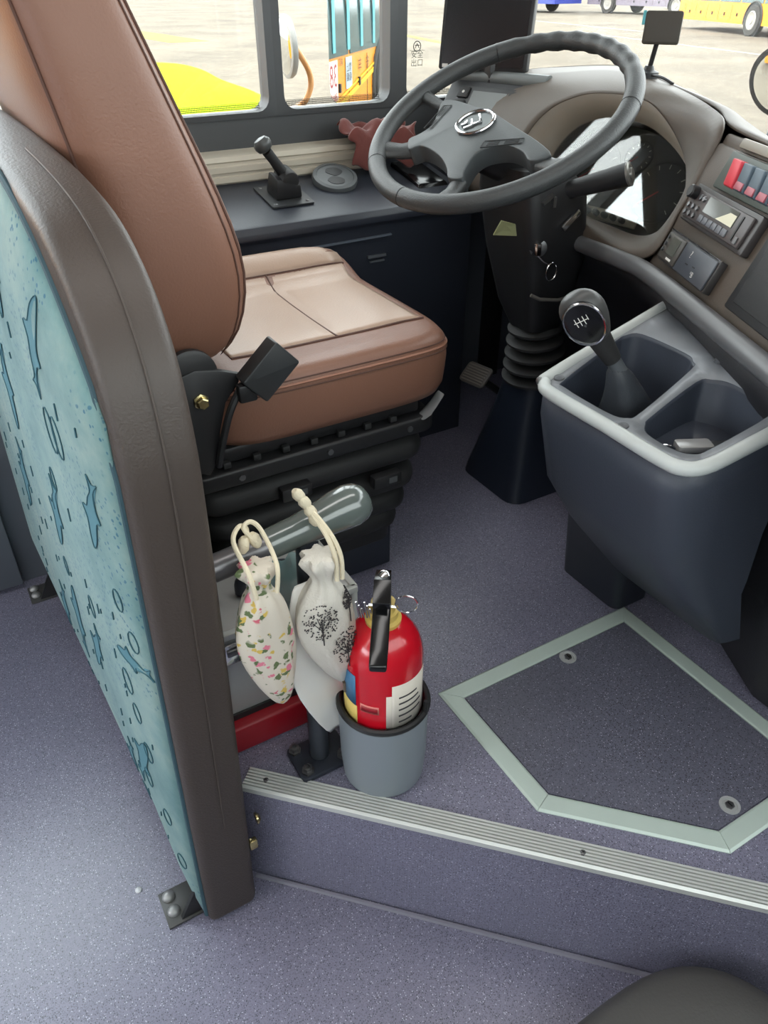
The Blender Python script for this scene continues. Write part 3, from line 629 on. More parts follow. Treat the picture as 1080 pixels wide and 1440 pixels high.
# white paper bag and pale teal film bag behind the pouches
pg = [(.300, .42, .365, .43), (.288, .36, .375, .35), (.281, .30, .382, .27), (.283, .235, .392, .185), (.305, .165, .397, .128), (.342, .085, .394, .108)]
def prow(y0, z0, y1, z1, k):
    o = []
    for i in range(9):
        f = i/8; y = y0+(y1-y0)*f; z = z0+(z1-z0)*f; o.append(V((-.757+.001*k+.004*math.sin(f*5+k*.7)-.066*max(0, f-.5)*(k/5)**2, y, z)))
    return o
tag(put(G().grid([prow(*q, k) for k, q in enumerate(pg)]), 'paper_bag', WHITE, loc=(-.77, .35, .085), ang=70, solid=.003, sub=1), 'plain white paper bag hanging behind the printed pouches', 'bag')
rows = [[V((-.832+.006*math.sin(i*1.7+j*2.1)+.004*math.sin(i*3.1-j), .268+.085*i/8+.02*(j/8), .41-.22*j/8+.008*math.sin(i*2.3))) for i in range(9)] for j in range(9)]
tag(put(G().grid(rows), 'plastic_bag', TEALBAG, loc=(-.815, .3, .2), solid=.001, sub=1), 'thin pale teal plastic bag crumpled behind the floral pouch', 'bag')

# aluminium case lying on a red box
t = thing('aluminium_case', 'silver aluminium tool case with steel latches behind the hanging pouches', 'case', (-.98, .34, .062))
put(G().box((-.985, .335, .158), (.20, .262, .188)), 'case_body', mat('case_silver', (196, 196, 194), .4, metal=.35, var=.04), t, bevel=.004)
for y in (.208, .462):
    for x in (-1.083, -.888): put(G().box((x, y, .158), (.012, .012, .192)), 'edge_rail', ALU_S, t, bevel=.002)
put(G().box((-.886, .335, .068), (.012, .25, .012)), 'edge_rail', BLACK, t); put(G().box((-.886, .335, .249), (.012, .266, .012)), 'edge_rail', ALU_S, t, bevel=.002)
put(G().box((-.985, .464, .249), (.20, .012, .012)), 'edge_rail', ALU_S, t, bevel=.002)
for y, z in ((.238, .215), (.438, .215)):
    l = put(G().box((-.881, y, z), (.008, .03, .042)), 'latch', CHROME, t, bevel=.002)
    put(G().box((-.875, y, z+.006), (.006, .018, .012)), 'latch_clip', STEEL, l, bevel=.001)
for y, z in ((.45, .235), (.45, .20)): put(G().box((-.93, .466, z), (.05, .006, .02)), 'hinge', STEEL, t, bevel=.001)
for y in (.29, .38): put(G().lathe([(.004, 0), (.003, .003), (0, .003)], (-.885, y, .14), 10, (1, 0, 0)), 'rivet', STEEL, t)
put(G().tube(spline([(-.96, .29, .26), (-.96, .295, .285), (-.96, .335, .292), (-.96, .375, .285), (-.96, .38, .26)], 5), .010, 10), 'carry_handle', NAVY, t)
tag(put(G().box((-.985, .325, .031), (.25, .262, .060)), 'red_box', RED_D, loc=(-.985, .32, 0), bevel=.006, seg=3), 'flat dark red box on the floor under the aluminium case', 'box')

ec = V((-.717, .421, 0))
t = thing('grey_bucket', 'round grey plastic bucket holding the fire extinguisher on the platform', 'bucket', ec)
put(G().lathe([(.064, .001), (.067, .004), (.0705, .05), (.0715, .165), (.066, .165), (.0655, .02), (0, .02)], ec, 48), 'bucket_wall', GREY_P, t)
put(G().tube([ec+V((.0695*math.cos(R(a)), .0695*math.sin(R(a)), .165)) for a in range(0, 360, 8)], .0055, 8, closed=True), 'black_rim_band', BLACK, t)
put(G().tube([ec+V((.071*math.cos(R(a)), .071*math.sin(R(a)), .163+.012*k)) for k, a in ((0, 35), (1, 36), (2, 38))], .004, 8), 'rim_tie', BLACK, t)
t = thing('fire_extinguisher', 'red fire extinguisher with black lever standing in the grey bucket', 'extinguisher', ec+V((0, 0, .021)))
Rb = .0605
put(G().lathe([(.05, .022), (Rb, .03), (Rb, .268), (.0585, .285), (.053, .302), (.043, .318), (.030, .330), (.020, .335), (0, .336)], ec, 48), 'cylinder', RED, t)
put(G().lathe([(.026, .328), (.027, .338), (.022, .342), (.022, .352), (.018, .354), (.018, .366), (0, .366)], ec, 28), 'brass_neck', YEL, t)
def cyl_patch(a0, a1, z0, z1, m, name, r=Rb+.0008, n=14):
    put(G().grid([[ec+V((r*math.cos(R(a0+(a1-a0)*i/n)), r*math.sin(R(a0+(a1-a0)*i/n)), z)) for i in range(n+1)] for z in (z0, z1)]), name, m, t, solid=.0004)
tc_ = -30.4                                               # azimuth from the bucket towards the aisle
cyl_patch(tc_+12, tc_+78, .16, .255, LABEL, 'white_label'); cyl_patch(tc_+4, tc_+12, .16, .235, LABEL, 'white_label')
cyl_patch(tc_-85, tc_-42, .20, .262, mat('label_blue', (70, 120, 160), .4), 'blue_label'); cyl_patch(tc_-85, tc_-40, .15, .20, mat('label_yellow', (222, 196, 110), .4), 'yellow_label')
for k in range(5): cyl_patch(tc_+22, tc_+22+random.uniform(18, 46), .175+.013*k, .178+.013*k, INK, 'label_print', Rb+.0016, 8)
cyl_patch(tc_-34, tc_-6, .196, .212, mat('label_red_outline', (220, 130, 120), .4), 'small_tag', Rb+.001); cyl_patch(tc_-32, tc_-8, .199, .209, RED_D, 'small_tag', Rb+.0018)
dh = V((math.cos(R(tc_-4)), math.sin(R(tc_-4)), 0)); sd = V((-dh.y, dh.x, 0))
hd = put(G().loft([[ec+dh*a+sd*b_*wd+V((0, 0, z+q)) for b_, q in ((-1, 0), (1, 0), (1, .011), (-1, .011))] for a, z, wd in ((-.012, .372, .011), (.02, .374, .0125), (.05, .362, .0125), (.085, .345, .0125), (.108, .335, .012))]), 'carry_handle', BLACK_G, t, bevel=.003)
put(G().loft([[ec+dh*a+sd*b_*wd+V((0, 0, z+q)) for b_, q in ((-1, 0), (1, 0), (1, .010), (-1, .010))] for a, z, wd in ((-.016, .372, .0105), (-.018, .40, .0105), (.01, .405, .012), (.04, .388, .012))]), 'squeeze_lever', BLACK_G, t, bevel=.003)
put(G().lathe([(.008, 0), (.010, .004), (.009, .012), (.004, .016), (0, .016)], ec+V((-.004, .004, .402)), 16), 'lever_pin', CHROME, t)
put(G().tube([ec+sd*(.034+.016*math.cos(R(a)))+dh*.01+V((0, 0, .372+.016*math.sin(R(a)))) for a in range(0, 360, 20)], .0013, 6, closed=True), 'pin_ring', CHROME, t)
put(G().tube([ec+sd*.019+dh*.01+V((0, 0, .366)), ec-sd*.02+dh*.01+V((0, 0, .368))], .002, 6), 'safety_pin', CHROME, t)
g = G()
for k in range(6): g.tube([ec-sd*(.014+.004*k)+dh*.012+V((0, 0, .345)), ec-sd*(.018+.004*k)+dh*.012+V((0, 0, .362+.006*(k % 3)))], .0012, 5)
put(g, 'wire_seal', CHROME, t)

# ================================================================== FLOOR HATCH
t = thing('floor_hatch', 'speckled floor hatch framed in five aluminium strips with two ring pulls', 'hatch', (-.56, .83, 0))
hp = [V((-.80, .588, 0)), V((-.514, .588, 0)), V((-.308, .794, 0)), V((-.308, 1.062, 0)), V((-.80, 1.062, 0))]
def inset(p, d):
    o = []; n = len(p)
    for i in range(n):
        a, b, c = p[i-1], p[i], p[(i+1) % n]; e1_ = (b-a).normalized(); e2_ = (c-b).normalized(); n1 = V((-e1_.y, e1_.x, 0)); n2 = V((-e2_.y, e2_.x, 0))
        m_ = (n1+n2).normalized(); o.append(b+m_*d/max(.2, m_.dot(n1)))
    return o
hi = inset(hp, .034); hi2 = inset(hp, .0365)
up = lambda p, z: p+V((0, 0, z))
put(G().prism([up(p, .0004) for p in hi2], [up(p, .0030) for p in hi2]), 'hatch_panel', VINYL_D, t)
for i in range(5):
    j = (i+1) % 5; a, b, c, d = hp[i], hp[j], hi[j], hi[i]; sh = (b-a).normalized()*.0004
    ring = [[up(a+sh, .0004), up(b-sh, .0004)], [up(a+sh, .002), up(b-sh, .002)], [up(a.lerp(d, .12)+sh, .0045), up(b.lerp(c, .12)-sh, .0045)], [up(a.lerp(d, .9)+sh, .0045), up(b.lerp(c, .9)-sh, .0045)], [up(d+sh, .0032), up(c-sh, .0032)], [up(d+sh, .0004), up(c-sh, .0004)]]
    put(G().loft([[r[0] for r in ring], [r[1] for r in ring]]), 'frame_strip', ALU, t, ang=20)
for x, y in ((-.747, .858), (-.364, .860)):
    lt = put(G().lathe([(.0165, .003), (.0165, .0055), (.0125, .0055), (.0115, .0036), (0, .0036)], (x, y, 0), 28), 'ring_pull', mat('ring_silver', (186, 188, 188), .3, metal=.3), t)
    put(G().lathe([(.0075, .0036), (.0075, .0062), (.006, .0066), (0, .0066)], (x, y, 0), 6), 'latch_core', STEEL, lt)
    put(G().box((x, y, .0068), (.009, .002, .0008)), 'key_slot', BLACK, lt)

# dark rounded cover in the aisle beside the step
F = lambda s, z: [V((-.05+.24*s*math.copysign(abs(math.cos(R(a)))**.7, math.cos(R(a))), .545+.235*s*math.copysign(abs(math.sin(R(a)))**.7, math.sin(R(a))), z)) for a in range(0, 360, 6)]
tag(put(G().loft([F(1.0, ZF+.0005), F(1.0, ZF+.085), F(.985, ZF+.108), F(.95, ZF+.126), F(.88, ZF+.137), F(.7, ZF+.143), F(.4, ZF+.145), F(.05, ZF+.146)]), 'rounded_cover', mat('cover_dark_grey', (76, 74, 72), .55, bump=.2, bscale=250), loc=(-.05, .545, ZF), ang=60), 'smooth dark grey rounded cover standing on the aisle floor beside the step', 'cover')

tag(put(G().lathe([(.006, .0004), (.006, .002), (.004, .004), (0, .0045)], (-.877, .001, ZF), 14), 'floor_stud', mat('stud_pale', (206, 208, 212), .4), loc=(-.877, .001, ZF)), 'tiny pale stud on the aisle floor near the partition foot', 'stud')
# ================================================================== SIDE CONSOLE
ZC = .655
t = thing('side_console', 'black side console under the driver window with a rounded front edge', 'console', (-1.76, .8, 0))
prof = [(-1.895, 0), (-1.635, 0), (-1.635, .60), (-1.632, .615), (-1.622, .625), (-1.622, .638), (-1.630, .650), (-1.64, .653), (-1.895, .704)]
put(G().loft([[(x, y, z) for x, z in prof] for y in (.47, 1.22)]), 'console_body', NAVY, t, bevel=.002)
put(G().loft([[(-1.6325, y, z), (-1.626, y, z+.001), (-1.626, y, z+.004), (-1.6325, y, z+.005)] for y, z in ((.70, .585), (.98, .588))]), 'panel_seam', mat('seam_blue_grey', (96, 104, 116), .4), t)
put(G().box((-1.630, .94, .545), (.006, .05, .006)).box((-1.630, .94, .533), (.006, .04, .004)), 'panel_slot', mat('slot_grey', (90, 94, 100), .4), t)
put(G().box((-1.80, 1.04, .690), (.10, .010, .006), M.Rotation(R(11.3), 3, 'Y')), 'groove_trim', BLACK_G, t, bevel=.001)
put(G().loft([[(-1.86+a, 1.10, ZC), (-1.70+a, 1.10, ZC), (-1.70+a, 1.2, ZC), (-1.86+a, 1.2, ZC)] for a in (0,)]+[[(-1.85, 1.11, ZC+.05), (-1.71, 1.11, ZC+.02), (-1.71, 1.19, ZC+.02), (-1.85, 1.19, ZC+.05)]]), 'switch_block', BLACK_G, t, bevel=.004)
t = thing('hand_brake', 'black hand brake lever with ball knob on a screwed plate', 'lever', (-1.755, .762, .677))
F = frame((-1.755, .762, .6775), (.98, .0, -.196), (0, 1, 0), (.196, 0, .98))
b = put(slab(F, rrect(.115, .105, .004), .0005, .004), 'mount_plate', mat('plate_dark', (60, 62, 64), .4), t)
for q in ((-.045, -.04), (.045, -.04), (.045, .04), (-.045, .04)): put(G().lathe([(.005, .004), (.004, .006), (0, .006)], F(*q), 8), 'plate_screw', STEEL, b)
put(G().prism([F(a, y, .004) for a, y in ((-.03, -.032), (.03, -.032), (.03, .036), (-.03, .036))], [F(a, y, .052 if y < 0 else .036) for a, y in ((-.026, -.028), (.026, -.028), (.026, .032), (-.026, .032))]), 'brake_body', BLACK, t, bevel=.006)
put(G().lathe([(.022, -.026), (.022, .026)], F(0, .006, .042), 20, V((.98, 0, -.196))), 'pivot_drum', BLACK_M, t, bevel=.004)
put(G().tube([F(0, 0, .05), F(0, -.026, .085), F(0, -.042, .105)], [.013, .011, .0115], 12), 'lever_stem', BLACK_M, t)
put(G().lathe([(.008, -.014), (.017, -.009), (.0205, 0), (.020, .007), (.014, .015), (0, .018)], F(0, -.05, .118), 20, (-.15, -.45, .8)), 'ball_knob', mat('knob_grey', (70, 72, 72), .35), t)
t = thing('round_vent', 'round grey air vent with twin curved slots set in the side console', 'vent', (-1.79, .915, .684))
vn = V((.36, -.06, .93)).normalized()
put(G().lathe([(.052, -.016), (.056, .004), (.054, .010), (.046, .012), (.045, .010), (0, .010)], (-1.79, .915, .692), 40, vn), 'vent_disc', mat('vent_grey', (88, 92, 94), .45), t)
for sgn in (1, -1):
    va = vn.cross(V((0, 1, 0))).normalized(); vb = vn.cross(va); F = frame((-1.79, .915, .692), (va+vb).normalized(), (vb-va).normalized(), vn)
    p = spline([(sgn*.004, sgn*.004, 0), (sgn*.010, sgn*.026, 0), (-sgn*.010, sgn*.033, 0), (-sgn*.028, sgn*.020, 0), (-sgn*.026, sgn*.004, 0), (-sgn*.012, sgn*.0, 0)], 4, True)
    put(G().prism([F(q.x, q.y, .0101) for q in p], [F(q.x, q.y, .0108) for q in p]), 'vent_slot', BLACK, t)
# maroon cloth
def clothpt(i, j):
    x = -1.880+.14*i/14; y = .965+.19*j/14
    z = .792+.012*math.sin(i*.7+j*.6)+.008*math.sin(i*1.1-j*.9)+.006*math.sin(j*1.3)
    d = max(0, (i-6)/8); z -= .075*d*d; return V((x-.045*d*d, y+.01*math.sin(i*1.2), z))
tag(put(G().grid([[clothpt(i, j) for i in range(15)] for j in range(15)]), 'cleaning_cloth', CLOTH_R, loc=(-1.85, 1.1, .74), solid=.006, sub=1, ang=70), 'crumpled maroon cloth lying on the window sill by the wheel', 'cloth')

# ================================================================== DASHBOARD
t = thing('dashboard', 'brown grey wraparound dashboard with hooded oval instrument recess', 'dashboard', (-1.2, 1.4, 0)); dash = t
P1 = V((-1.25, 1.32, .77)); uC, vC, nC = V((.991, .137, 0)), V((-.068, .492, .868)), V((.119, -.860, .496))
FC = frame(P1, uC, vC, nC)
oval = [(-.087, .100), (-.01, .096), (.053, .075), (.115, .040), (.154, .003), (.176, -.045), (.173, -.088), (.150, -.118), (.112, -.128), (.04, -.120), (-.045, -.109), (-.13, -.097), (-.185, -.072), (-.208, -.03), (-.20, .03), (-.172, .070), (-.13, .092)]
ov = [(p.x, p.y) for p in spline([(a, b, 0) for a, b in oval], 6, True)]
oc = (-.015, -.012)
def grow(p, dx0, dy0):
    a, b = p[0]-oc[0], p[1]-oc[1]; l = math.hypot(a, b); ux_, uy_ = a/l, b/l
    return (p[0]+ux_*dx0*(1.9 if ux_ < -.2 and uy_ > -.3 else .35 if ux_ > 0 else .8), p[1]+uy_*dy0*(1 if uy_ > 0 else .25))
ov1 = [grow(p, .030, .030) for p in ov]
ring0 = [FC(a, b, -.018) for a, b in ov]; ring1 = [FC(a, b, .030) for a, b in ov1]
put(G().loft([[FC(a, b, -.05) for a, b in ov], ring0, ring1], caps=False), 'recess_ring', DASH_LIT, dash, solid=.002, ang=60)
# outer outline of the binnacle, angle-matched to the oval
outl = spline([(-.95, 1.225, .892), (-1.06, 1.32, .902), (-1.285, 1.45, .912), (-1.46, 1.50, .928), (-1.62, 1.48, .918), (-1.75, 1.42, .90), (-1.80, 1.33, .85), (-1.80, 1.28, .76), (-1.76, 1.25, .66), (-1.5, 1.22, .648), (-1.22, 1.195, .648), (-1.05, 1.15, .66), (-.965, 1.13, .69), (-.955, 1.165, .76), (-.945, 1.195, .83)], 10, True)
oan = sorted([(math.atan2((p-P1).dot(vC)-oc[1], (p-P1).dot(uC)-oc[0]), p) for p in outl], key=lambda q: q[0])
def at_angle(a):
    for (a0, p0), (a1, p1) in zip(oan, oan[1:]+[(oan[0][0]+2*math.pi, oan[0][1])]):
        for aa in (a, a+2*math.pi):
            if a0 <= aa <= a1: return p0.lerp(p1, (aa-a0)/max(1e-9, a1-a0))
    return oan[0][1]
Q = [at_angle(math.atan2(b-oc[1], a-oc[0])) for a, b in ov1]
mids = []
for f, lift in ((.0, 0), (.06, .004), (.35, .014), (.7, .012), (1, 0)): mids.append([p.lerp(q, f)+nC*lift for p, q in zip(ring1, Q)])
put(G().loft(mids, caps=False), 'binnacle', DASH_M, dash, solid=.004, ang=60)
# dash top behind the hood, up to the windscreen
tops = spline([(-.215, .90, .868), (-.60, 1.06, .880), (-.83, 1.18, .886), (-.95, 1.24, .893), (-1.06, 1.33, .903), (-1.285, 1.45, .912), (-1.46, 1.50, .928), (-1.62, 1.48, .918), (-1.75, 1.42, .90), (-1.87, 1.36, .86)], 6)
put(G().grid([[p for p in tops], [p+V((0, .05, -.012)) for p in tops], [V((p.x, max(p.y+.1, 1.55), .80)) for p in tops], [V((p.x, 1.725, .60)) for p in tops]]), 'dash_top', DASH_M, dash, solid=.006, ang=60)
# centre stack
P0 = V((-.919, 1.16, .809)); Dv, Sv, nS = V((.901, -.434, 0)), V((.163, .338, .927)), V((-.402, -.835, .375))
FS = frame(P0, Dv, Sv, nS)
put(rect(FS, -.045, .68, -.150, .070, -.05, -.010), 'stack_panel', DASH_M, dash, bevel=.006)
put(rect(FS, -.045, .68, .062, .088, -.06, -.016), 'stack_brow', DASH_M, dash, bevel=.006)
put(rect(FS, .035, .68, .073, .088, -.02, -.004), 'pale_vent_strip', mat('pale_vent', (138, 132, 120), .5), dash, bevel=.003)
put(rect(FS, .245, .50, -.125, .005, -.012, -.004), 'storage_tray', BLACK, dash, bevel=.004)
put(rect(FS, .265, .48, -.112, -.010, -.005, -.001), 'tray_lid', BLACK_M, dash, bevel=.003)
# rolled lower edge and dark skirt below it
trim = spline([(-1.60, 1.23, .642), (-1.5, 1.215, .64), (-1.22, 1.19, .64), (-1.06, 1.15, .652), (-.92, 1.088, .667), (-.575, .925, .672), (-.32, .80, .672)], 8)
put(G().tube(trim, .0165, 12), 'rolled_edge', mat('edge_grey', (92, 92, 94), .36), dash)
def skirt(p, k):
    s = min(1, max(0, (-.86-p.x)/.2)); far = V((p.x, 1.50, 0)); near = V((p.x+.03, max(p.y+.21, 1.13), 0))
    q = near.lerp(far, s); z = (.60, .40, .0)[k]; f = (.12, .75, 1)[k]
    return V((p.x+(q.x-p.x)*f, p.y+(q.y-p.y)*f, z if k < 2 else .003))
put(G().grid([[p+V((0, .005, -.012)) for p in trim]]+[[skirt(p, k) for p in trim] for k in range(3)]), 'lower_skirt', DASH_D, dash, solid=.006, ang=60)

blk = [(-.98, 1.32), (-.50, 1.085), (-.23, 1.085), (-.20, 1.70), (-.98, 1.70)]
put(G().prism([(x, y, .002) for x, y in blk], [(x, y, .668) for x, y in blk]), 'stack_plinth', DASH_D, dash, bevel=.006)
put(G().prism([(-.92, 1.165, .660), (-.315, .873, .660), (-.235, .93, .660), (-.20, 1.70, .52), (-.92, 1.70, .52)], [(-.89, 1.235, .855), (-.285, .942, .852), (-.235, .98, .848), (-.20, 1.70, .60), (-.89, 1.70, .60)]), 'stack_core', DASH_M, dash, bevel=.006)
# instrument cluster
t = thing('instrument_cluster', 'oval instrument cluster behind the steering wheel under a glossy lens', 'gauge', FC(0, 0, -.05))
put(slab(FC, ov, -.066, -.051), 'dial_plate', mat('dial_plate_grey', (58, 58, 56), .5), t)
for cxx, cyy, rr_ in ((-.105, .0, .062), (.075, -.02, .066), (-.01, .04, .034)):
    d_ = put(G().lathe([(rr_, 0), (rr_, .004), (rr_*.92, .005), (rr_*.9, .002), (0, .002)], FC(cxx, cyy, -.051), 36, nC), 'dial', BLACK, t)
    g = G()
    for k in range(11):
        a = R(225-27*k); F2 = lambda q, z_: FC(cxx+q*math.cos(a), cyy+q*math.sin(a), -.0485+z_); g.tube([F2(rr_*.72, 0), F2(rr_*.86, 0)], .001, 4)
    put(g, 'dial_ticks', WHITE, d_)
    put(G().tube([FC(cxx, cyy, -.047), FC(cxx-rr_*.55, cyy-rr_*.5, -.047)], .0014, 5), 'needle', PINK, d_)
put(rect(FC, -.085, .06, -.104, -.078, -.051, -.044), 'button_strip', PALE, t, bevel=.002)
for k in range(5): put(G().lathe([(.0062, 0), (.0062, .010), (.005, .014), (0, .015)], FC(-.066+.0235*k, -.090-.0012*k, -.044), 14, nC), 'reset_button', mat('button_green', (70, 78, 64), .4) if k < 4 else STEEL, t)
put(slab(FC, [(oc[0]+(a-oc[0])*.998, oc[1]+(b-oc[1])*.998) for a, b in ov], -.019, -.017), 'lens', LENS, t)

# left switch pod
t = thing('switch_pod', 'dark switch pod at the left end of the dash with grey display', 'switch panel', (-1.70, 1.30, .76))
FP = frame((-1.695, 1.292, .842), (.955, .297, 0), (-.19, .60, .78), None)
put(rect(FP, -.14, .14, -.075, .062, -.05, -.002), 'pod_shell', DASH_D, t, bevel=.008)
put(rect(FP, -.10, .09, -.060, .042, -.004, .003), 'pod_panel', BLACK, t, bevel=.003)
put(rect(FP, -.055, .045, -.040, .028, .003, .0045), 'display', mat('display_grey', (112, 116, 116), .4), t)
for x, y in ((-.082, .022), (-.082, -.012), (.068, .020), (.068, -.016)):
    s_ = put(rect(FP, x-.016, x+.016, y-.014, y+.014, .003, .007), 'push_switch', BLACK_M, t, bevel=.002)
    put(G().lathe([(.004, 0), (.003, .0006)], FP(x, y, .0072), 8, FP(0, 0, 1)-FP(0, 0, 0)), 'switch_mark', WHITE, s_)
put(G().tube([FP(-.13, .072, -.01), FP(.135, .072, -.01)], .017, 14), 'grab_lip', mat('lip_grey', (98, 102, 102), .4), t)
# monitor
ma, mb = V((-1.865, 1.262, 0)), V((-1.665, 1.385, 0)); mu_ = (mb-ma).normalized(); mnn = V((mu_.y, -mu_.x, 0)); mv = (V((0, 0, 1))-mnn*.16).normalized()
t = thing('monitor', 'black flat monitor standing on the dash corner by the pillar', 'screen', ma.lerp(mb, .5)+V((0, 0, .895)))
FM = frame(ma.lerp(mb, .5)+V((0, 0, .985)), mu_, mv, mnn)
put(slab(FM, rrect(.232, .158, .006), -.022, 0), 'monitor_case', BLACK, t, bevel=.003)
put(slab(FM, rrect(.214, .138, .003), .0003, .0012), 'monitor_screen', mat('screen_matte', (22, 24, 28), .25), t)
put(G().box(ma.lerp(mb, .5)+V((.012, .02, .90)), (.05, .05, .06)), 'monitor_stand', BLACK, t, bevel=.004)
put(rect(FM, -.105, -.09, -.074, -.066, .0003, .002), 'indicator', WHITE, t)
# small display on a stalk
t = thing('dash_display', 'small dark display on a thin stalk above the dash hood', 'screen', (-1.345, 1.455, .915))
FG = frame((-1.33, 1.452, 1.012), (.79, .61, 0), (-.06, .08, .99), None)
put(slab(FG, rrect(.074, .060, .005), -.014, 0), 'display_case', mat('case_olive_grey', (60, 56, 48), .6), t, bevel=.002)
put(slab(FG, rrect(.066, .051, .003), .0003, .001), 'display_screen', mat('screen_brown', (56, 50, 42), .5), t)
put(rect(FG, -.043, -.037, .005, .030, -.012, -.002), 'blue_tab', TEALP, t)
put(G().tube([FG(-.006, -.025, -.008), (-1.352, 1.457, .93)], .0052, 10), 'stalk', BLACK, t)
put(G().lathe([(.022, -.012), (.022, .006), (.012, .010), (.009, .018), (0, .018)], (-1.352, 1.457, .924), 20), 'stalk_base', BLACK, t)
put(G().tube(spline([(-1.335, 1.45, .926), (-1.30, 1.446, .924), (-1.27, 1.447, .915)], 5), .003, 6), 'cable', BLACK, t)

# radio
t = thing('car_radio', 'dashboard radio with small lcd, knob and row of preset buttons', 'radio', FS(.11, -.025, -.01))
F = FS
put(slab(lambda a, b, c=0: FS(a+.111, b-.026, c), rrect(.226, .060, .004), -.010, .004), 'radio_bezel', mat('radio_grey', (62, 58, 58), .42), t, bevel=.002)
put(rect(F, .008, .212, -.050, -.003, .004, .010), 'radio_face', mat('radio_face_brown', (76, 70, 70), .4), t, bevel=.002)
put(rect(F, .070, .172, -.030, -.006, .010, .0112), 'radio_lcd', LCD, t)
put(G().prism([F(a, b, .0113) for a, b in ((.118, -.0295), (.171, -.0295), (.171, -.012), (.150, -.012))], [F(a, b, .0117) for a, b in ((.118, -.0295), (.171, -.0295), (.171, -.012), (.150, -.012))]), 'lcd_pale_area', mat('lcd_pale', (226, 222, 196), .4), t)  # pale slanted patch over part of the lcd
k_ = put(G().lathe([(.0105, 0), (.0105, .012), (.0085, .014), (0, .014)], F(.020, -.011, .010), 20, nS), 'volume_knob', BLACK, t)
for k in range(6): put(rect(F, .070+.0168*k, .0845+.0168*k, -.0455, -.0345, .010, .0128), 'preset_button', mat('button_grey', (104, 106, 112), .4), t, bevel=.001)
for k in range(3):
    for j in range(2): put(G().lathe([(.0042, 0), (.0038, .003), (0, .003)], F(.018+.016*k, -.030-.012*j, .010), 10, nS), 'small_button', STEEL, t)
for j in range(2): put(G().lathe([(.005, 0), (.004, .003), (0, .003)], F(.044+.012*j, -.013, .010), 10, nS), 'small_button', STEEL, t)
put(rect(F, .186, .190, -.044, -.008, .010, .0115), 'card_slot', BLACK, t); put(rect(F, .198, .206, -.046, -.036, .010, .0125), 'eject_button', STEEL, t)
# switch bank
t = thing('switch_bank', 'bank of rocker switches above the radio, one bright red', 'switches', FS(.15, .038, -.01))
put(rect(F, .035, .40, .008, .066, -.010, .001), 'bank_frame', SWG, t, bevel=.003)
for k in range(8):
    a = .070+.0365*k
    m1, m2 = (PINK, PINK) if k == 0 else (SWB, mat('switch_rose', (168, 84, 96), .4))
    rk = put(G().prism([F(x, y, .001) for x, y in ((a, .016), (a+.031, .016), (a+.031, .058), (a, .058))], [F(x, y, .013 if y > .04 else .006) for x, y in ((a+.002, .018), (a+.029, .018), (a+.029, .056), (a+.002, .056))]), 'rocker_switch', m1, t, bevel=.0015)
    if k: put(rect(F, a+.004, a+.027, .0185, .030, .0055, .0095), 'rocker_lens', m2, rk, bevel=.001)
# lower device: small screen and blank plate
t = thing('recorder_unit', 'small recorder with square screen and dark cover plate under the radio', 'recorder', FS(.09, -.10, -.01))
put(rect(F, .000, .190, -.128, -.076, -.010, .004), 'unit_bezel', mat('unit_dark', (58, 56, 56), .42), t, bevel=.002)
put(rect(F, .006, .072, -.124, -.080, .004, .009), 'unit_face', mat('unit_brown', (74, 70, 66), .42), t, bevel=.002)
put(rect(F, .030, .060, -.112, -.084, .009, .0102), 'unit_screen', LCD, t)
for k in range(3): put(G().lathe([(.0035, 0), (.003, .003), (0, .003)], F(.015, -.088-.011*k, .009), 8, nS), 'unit_button', STEEL, t)
put(rect(F, .040, .058, -.1205, -.117, .009, .0096), 'unit_mark', WHITE, t)
cp = put(rect(F, .075, .187, -.126, -.078, .004, .008), 'cover_plate', mat('plate_blue_grey', (70, 74, 82), .4), t, bevel=.002)
text('?', FS if False else (lambda a, b, c=0: FS(.108+a, -.092+b, .008+c)), .016, WHITE, 'plate_icon', cp)
text('*B', (lambda a, b, c=0: FS(.140+a, -.116+b, .008+c)), .012, WHITE, 'plate_icon', cp)
put(rect(F, .105, .113, -.108, -.106, .008, .0086), 'plate_notch', BLACK, cp); put(rect(F, .130, .138, -.106, -.104, .008, .0086), 'plate_notch', BLACK, cp)
put(rect(F, .000, .190, -.0765, -.0745, .003, .006), 'metal_lip', CHROME, t)

# ================================================================== STEERING WHEEL + COLUMN
Wc = V((-1.306, 1.025, .876)); wu, wv, wn = V((.977, .213, 0)), V((-.188, .863, .469)), V((.1, -.458, .883))
FW = frame(Wc, wu, wv, wn)
steer = thing('steering_assembly', 'grey black steering wheel with chrome chevron emblem on a black column', 'steering wheel', (-1.33, 1.2, 0)); t = steer
RW, NW = .25, 120
def rim(a): return FW(RW*math.cos(a), RW*math.sin(a), 0)
rr = []
for k in range(NW):
    d = math.degrees(2*math.pi*k/NW) % 360; r0 = .0178
    if 40 < d < 120: r0 = .0170+.0014*math.cos(R(d*36))
    rr.append(r0)
t = put(G().tube([rim(2*math.pi*k/NW) for k in range(NW)], rr, 20, closed=True), 'steering_wheel', WHEEL_M, steer, ang=70)
for a in (225, 262, 18, 129):
    a = R(a); d_ = (rim(a+.01)-rim(a-.01)).normalized(); o_ = wn; q_ = d_.cross(wn)
    put(G().tube([rim(a)+(wn*math.cos(R(k))+q_*math.sin(R(k)))*.0175 for k in range(0, 360, 20)], .0012, 5, closed=True), 'rim_seam', BLACK, t)
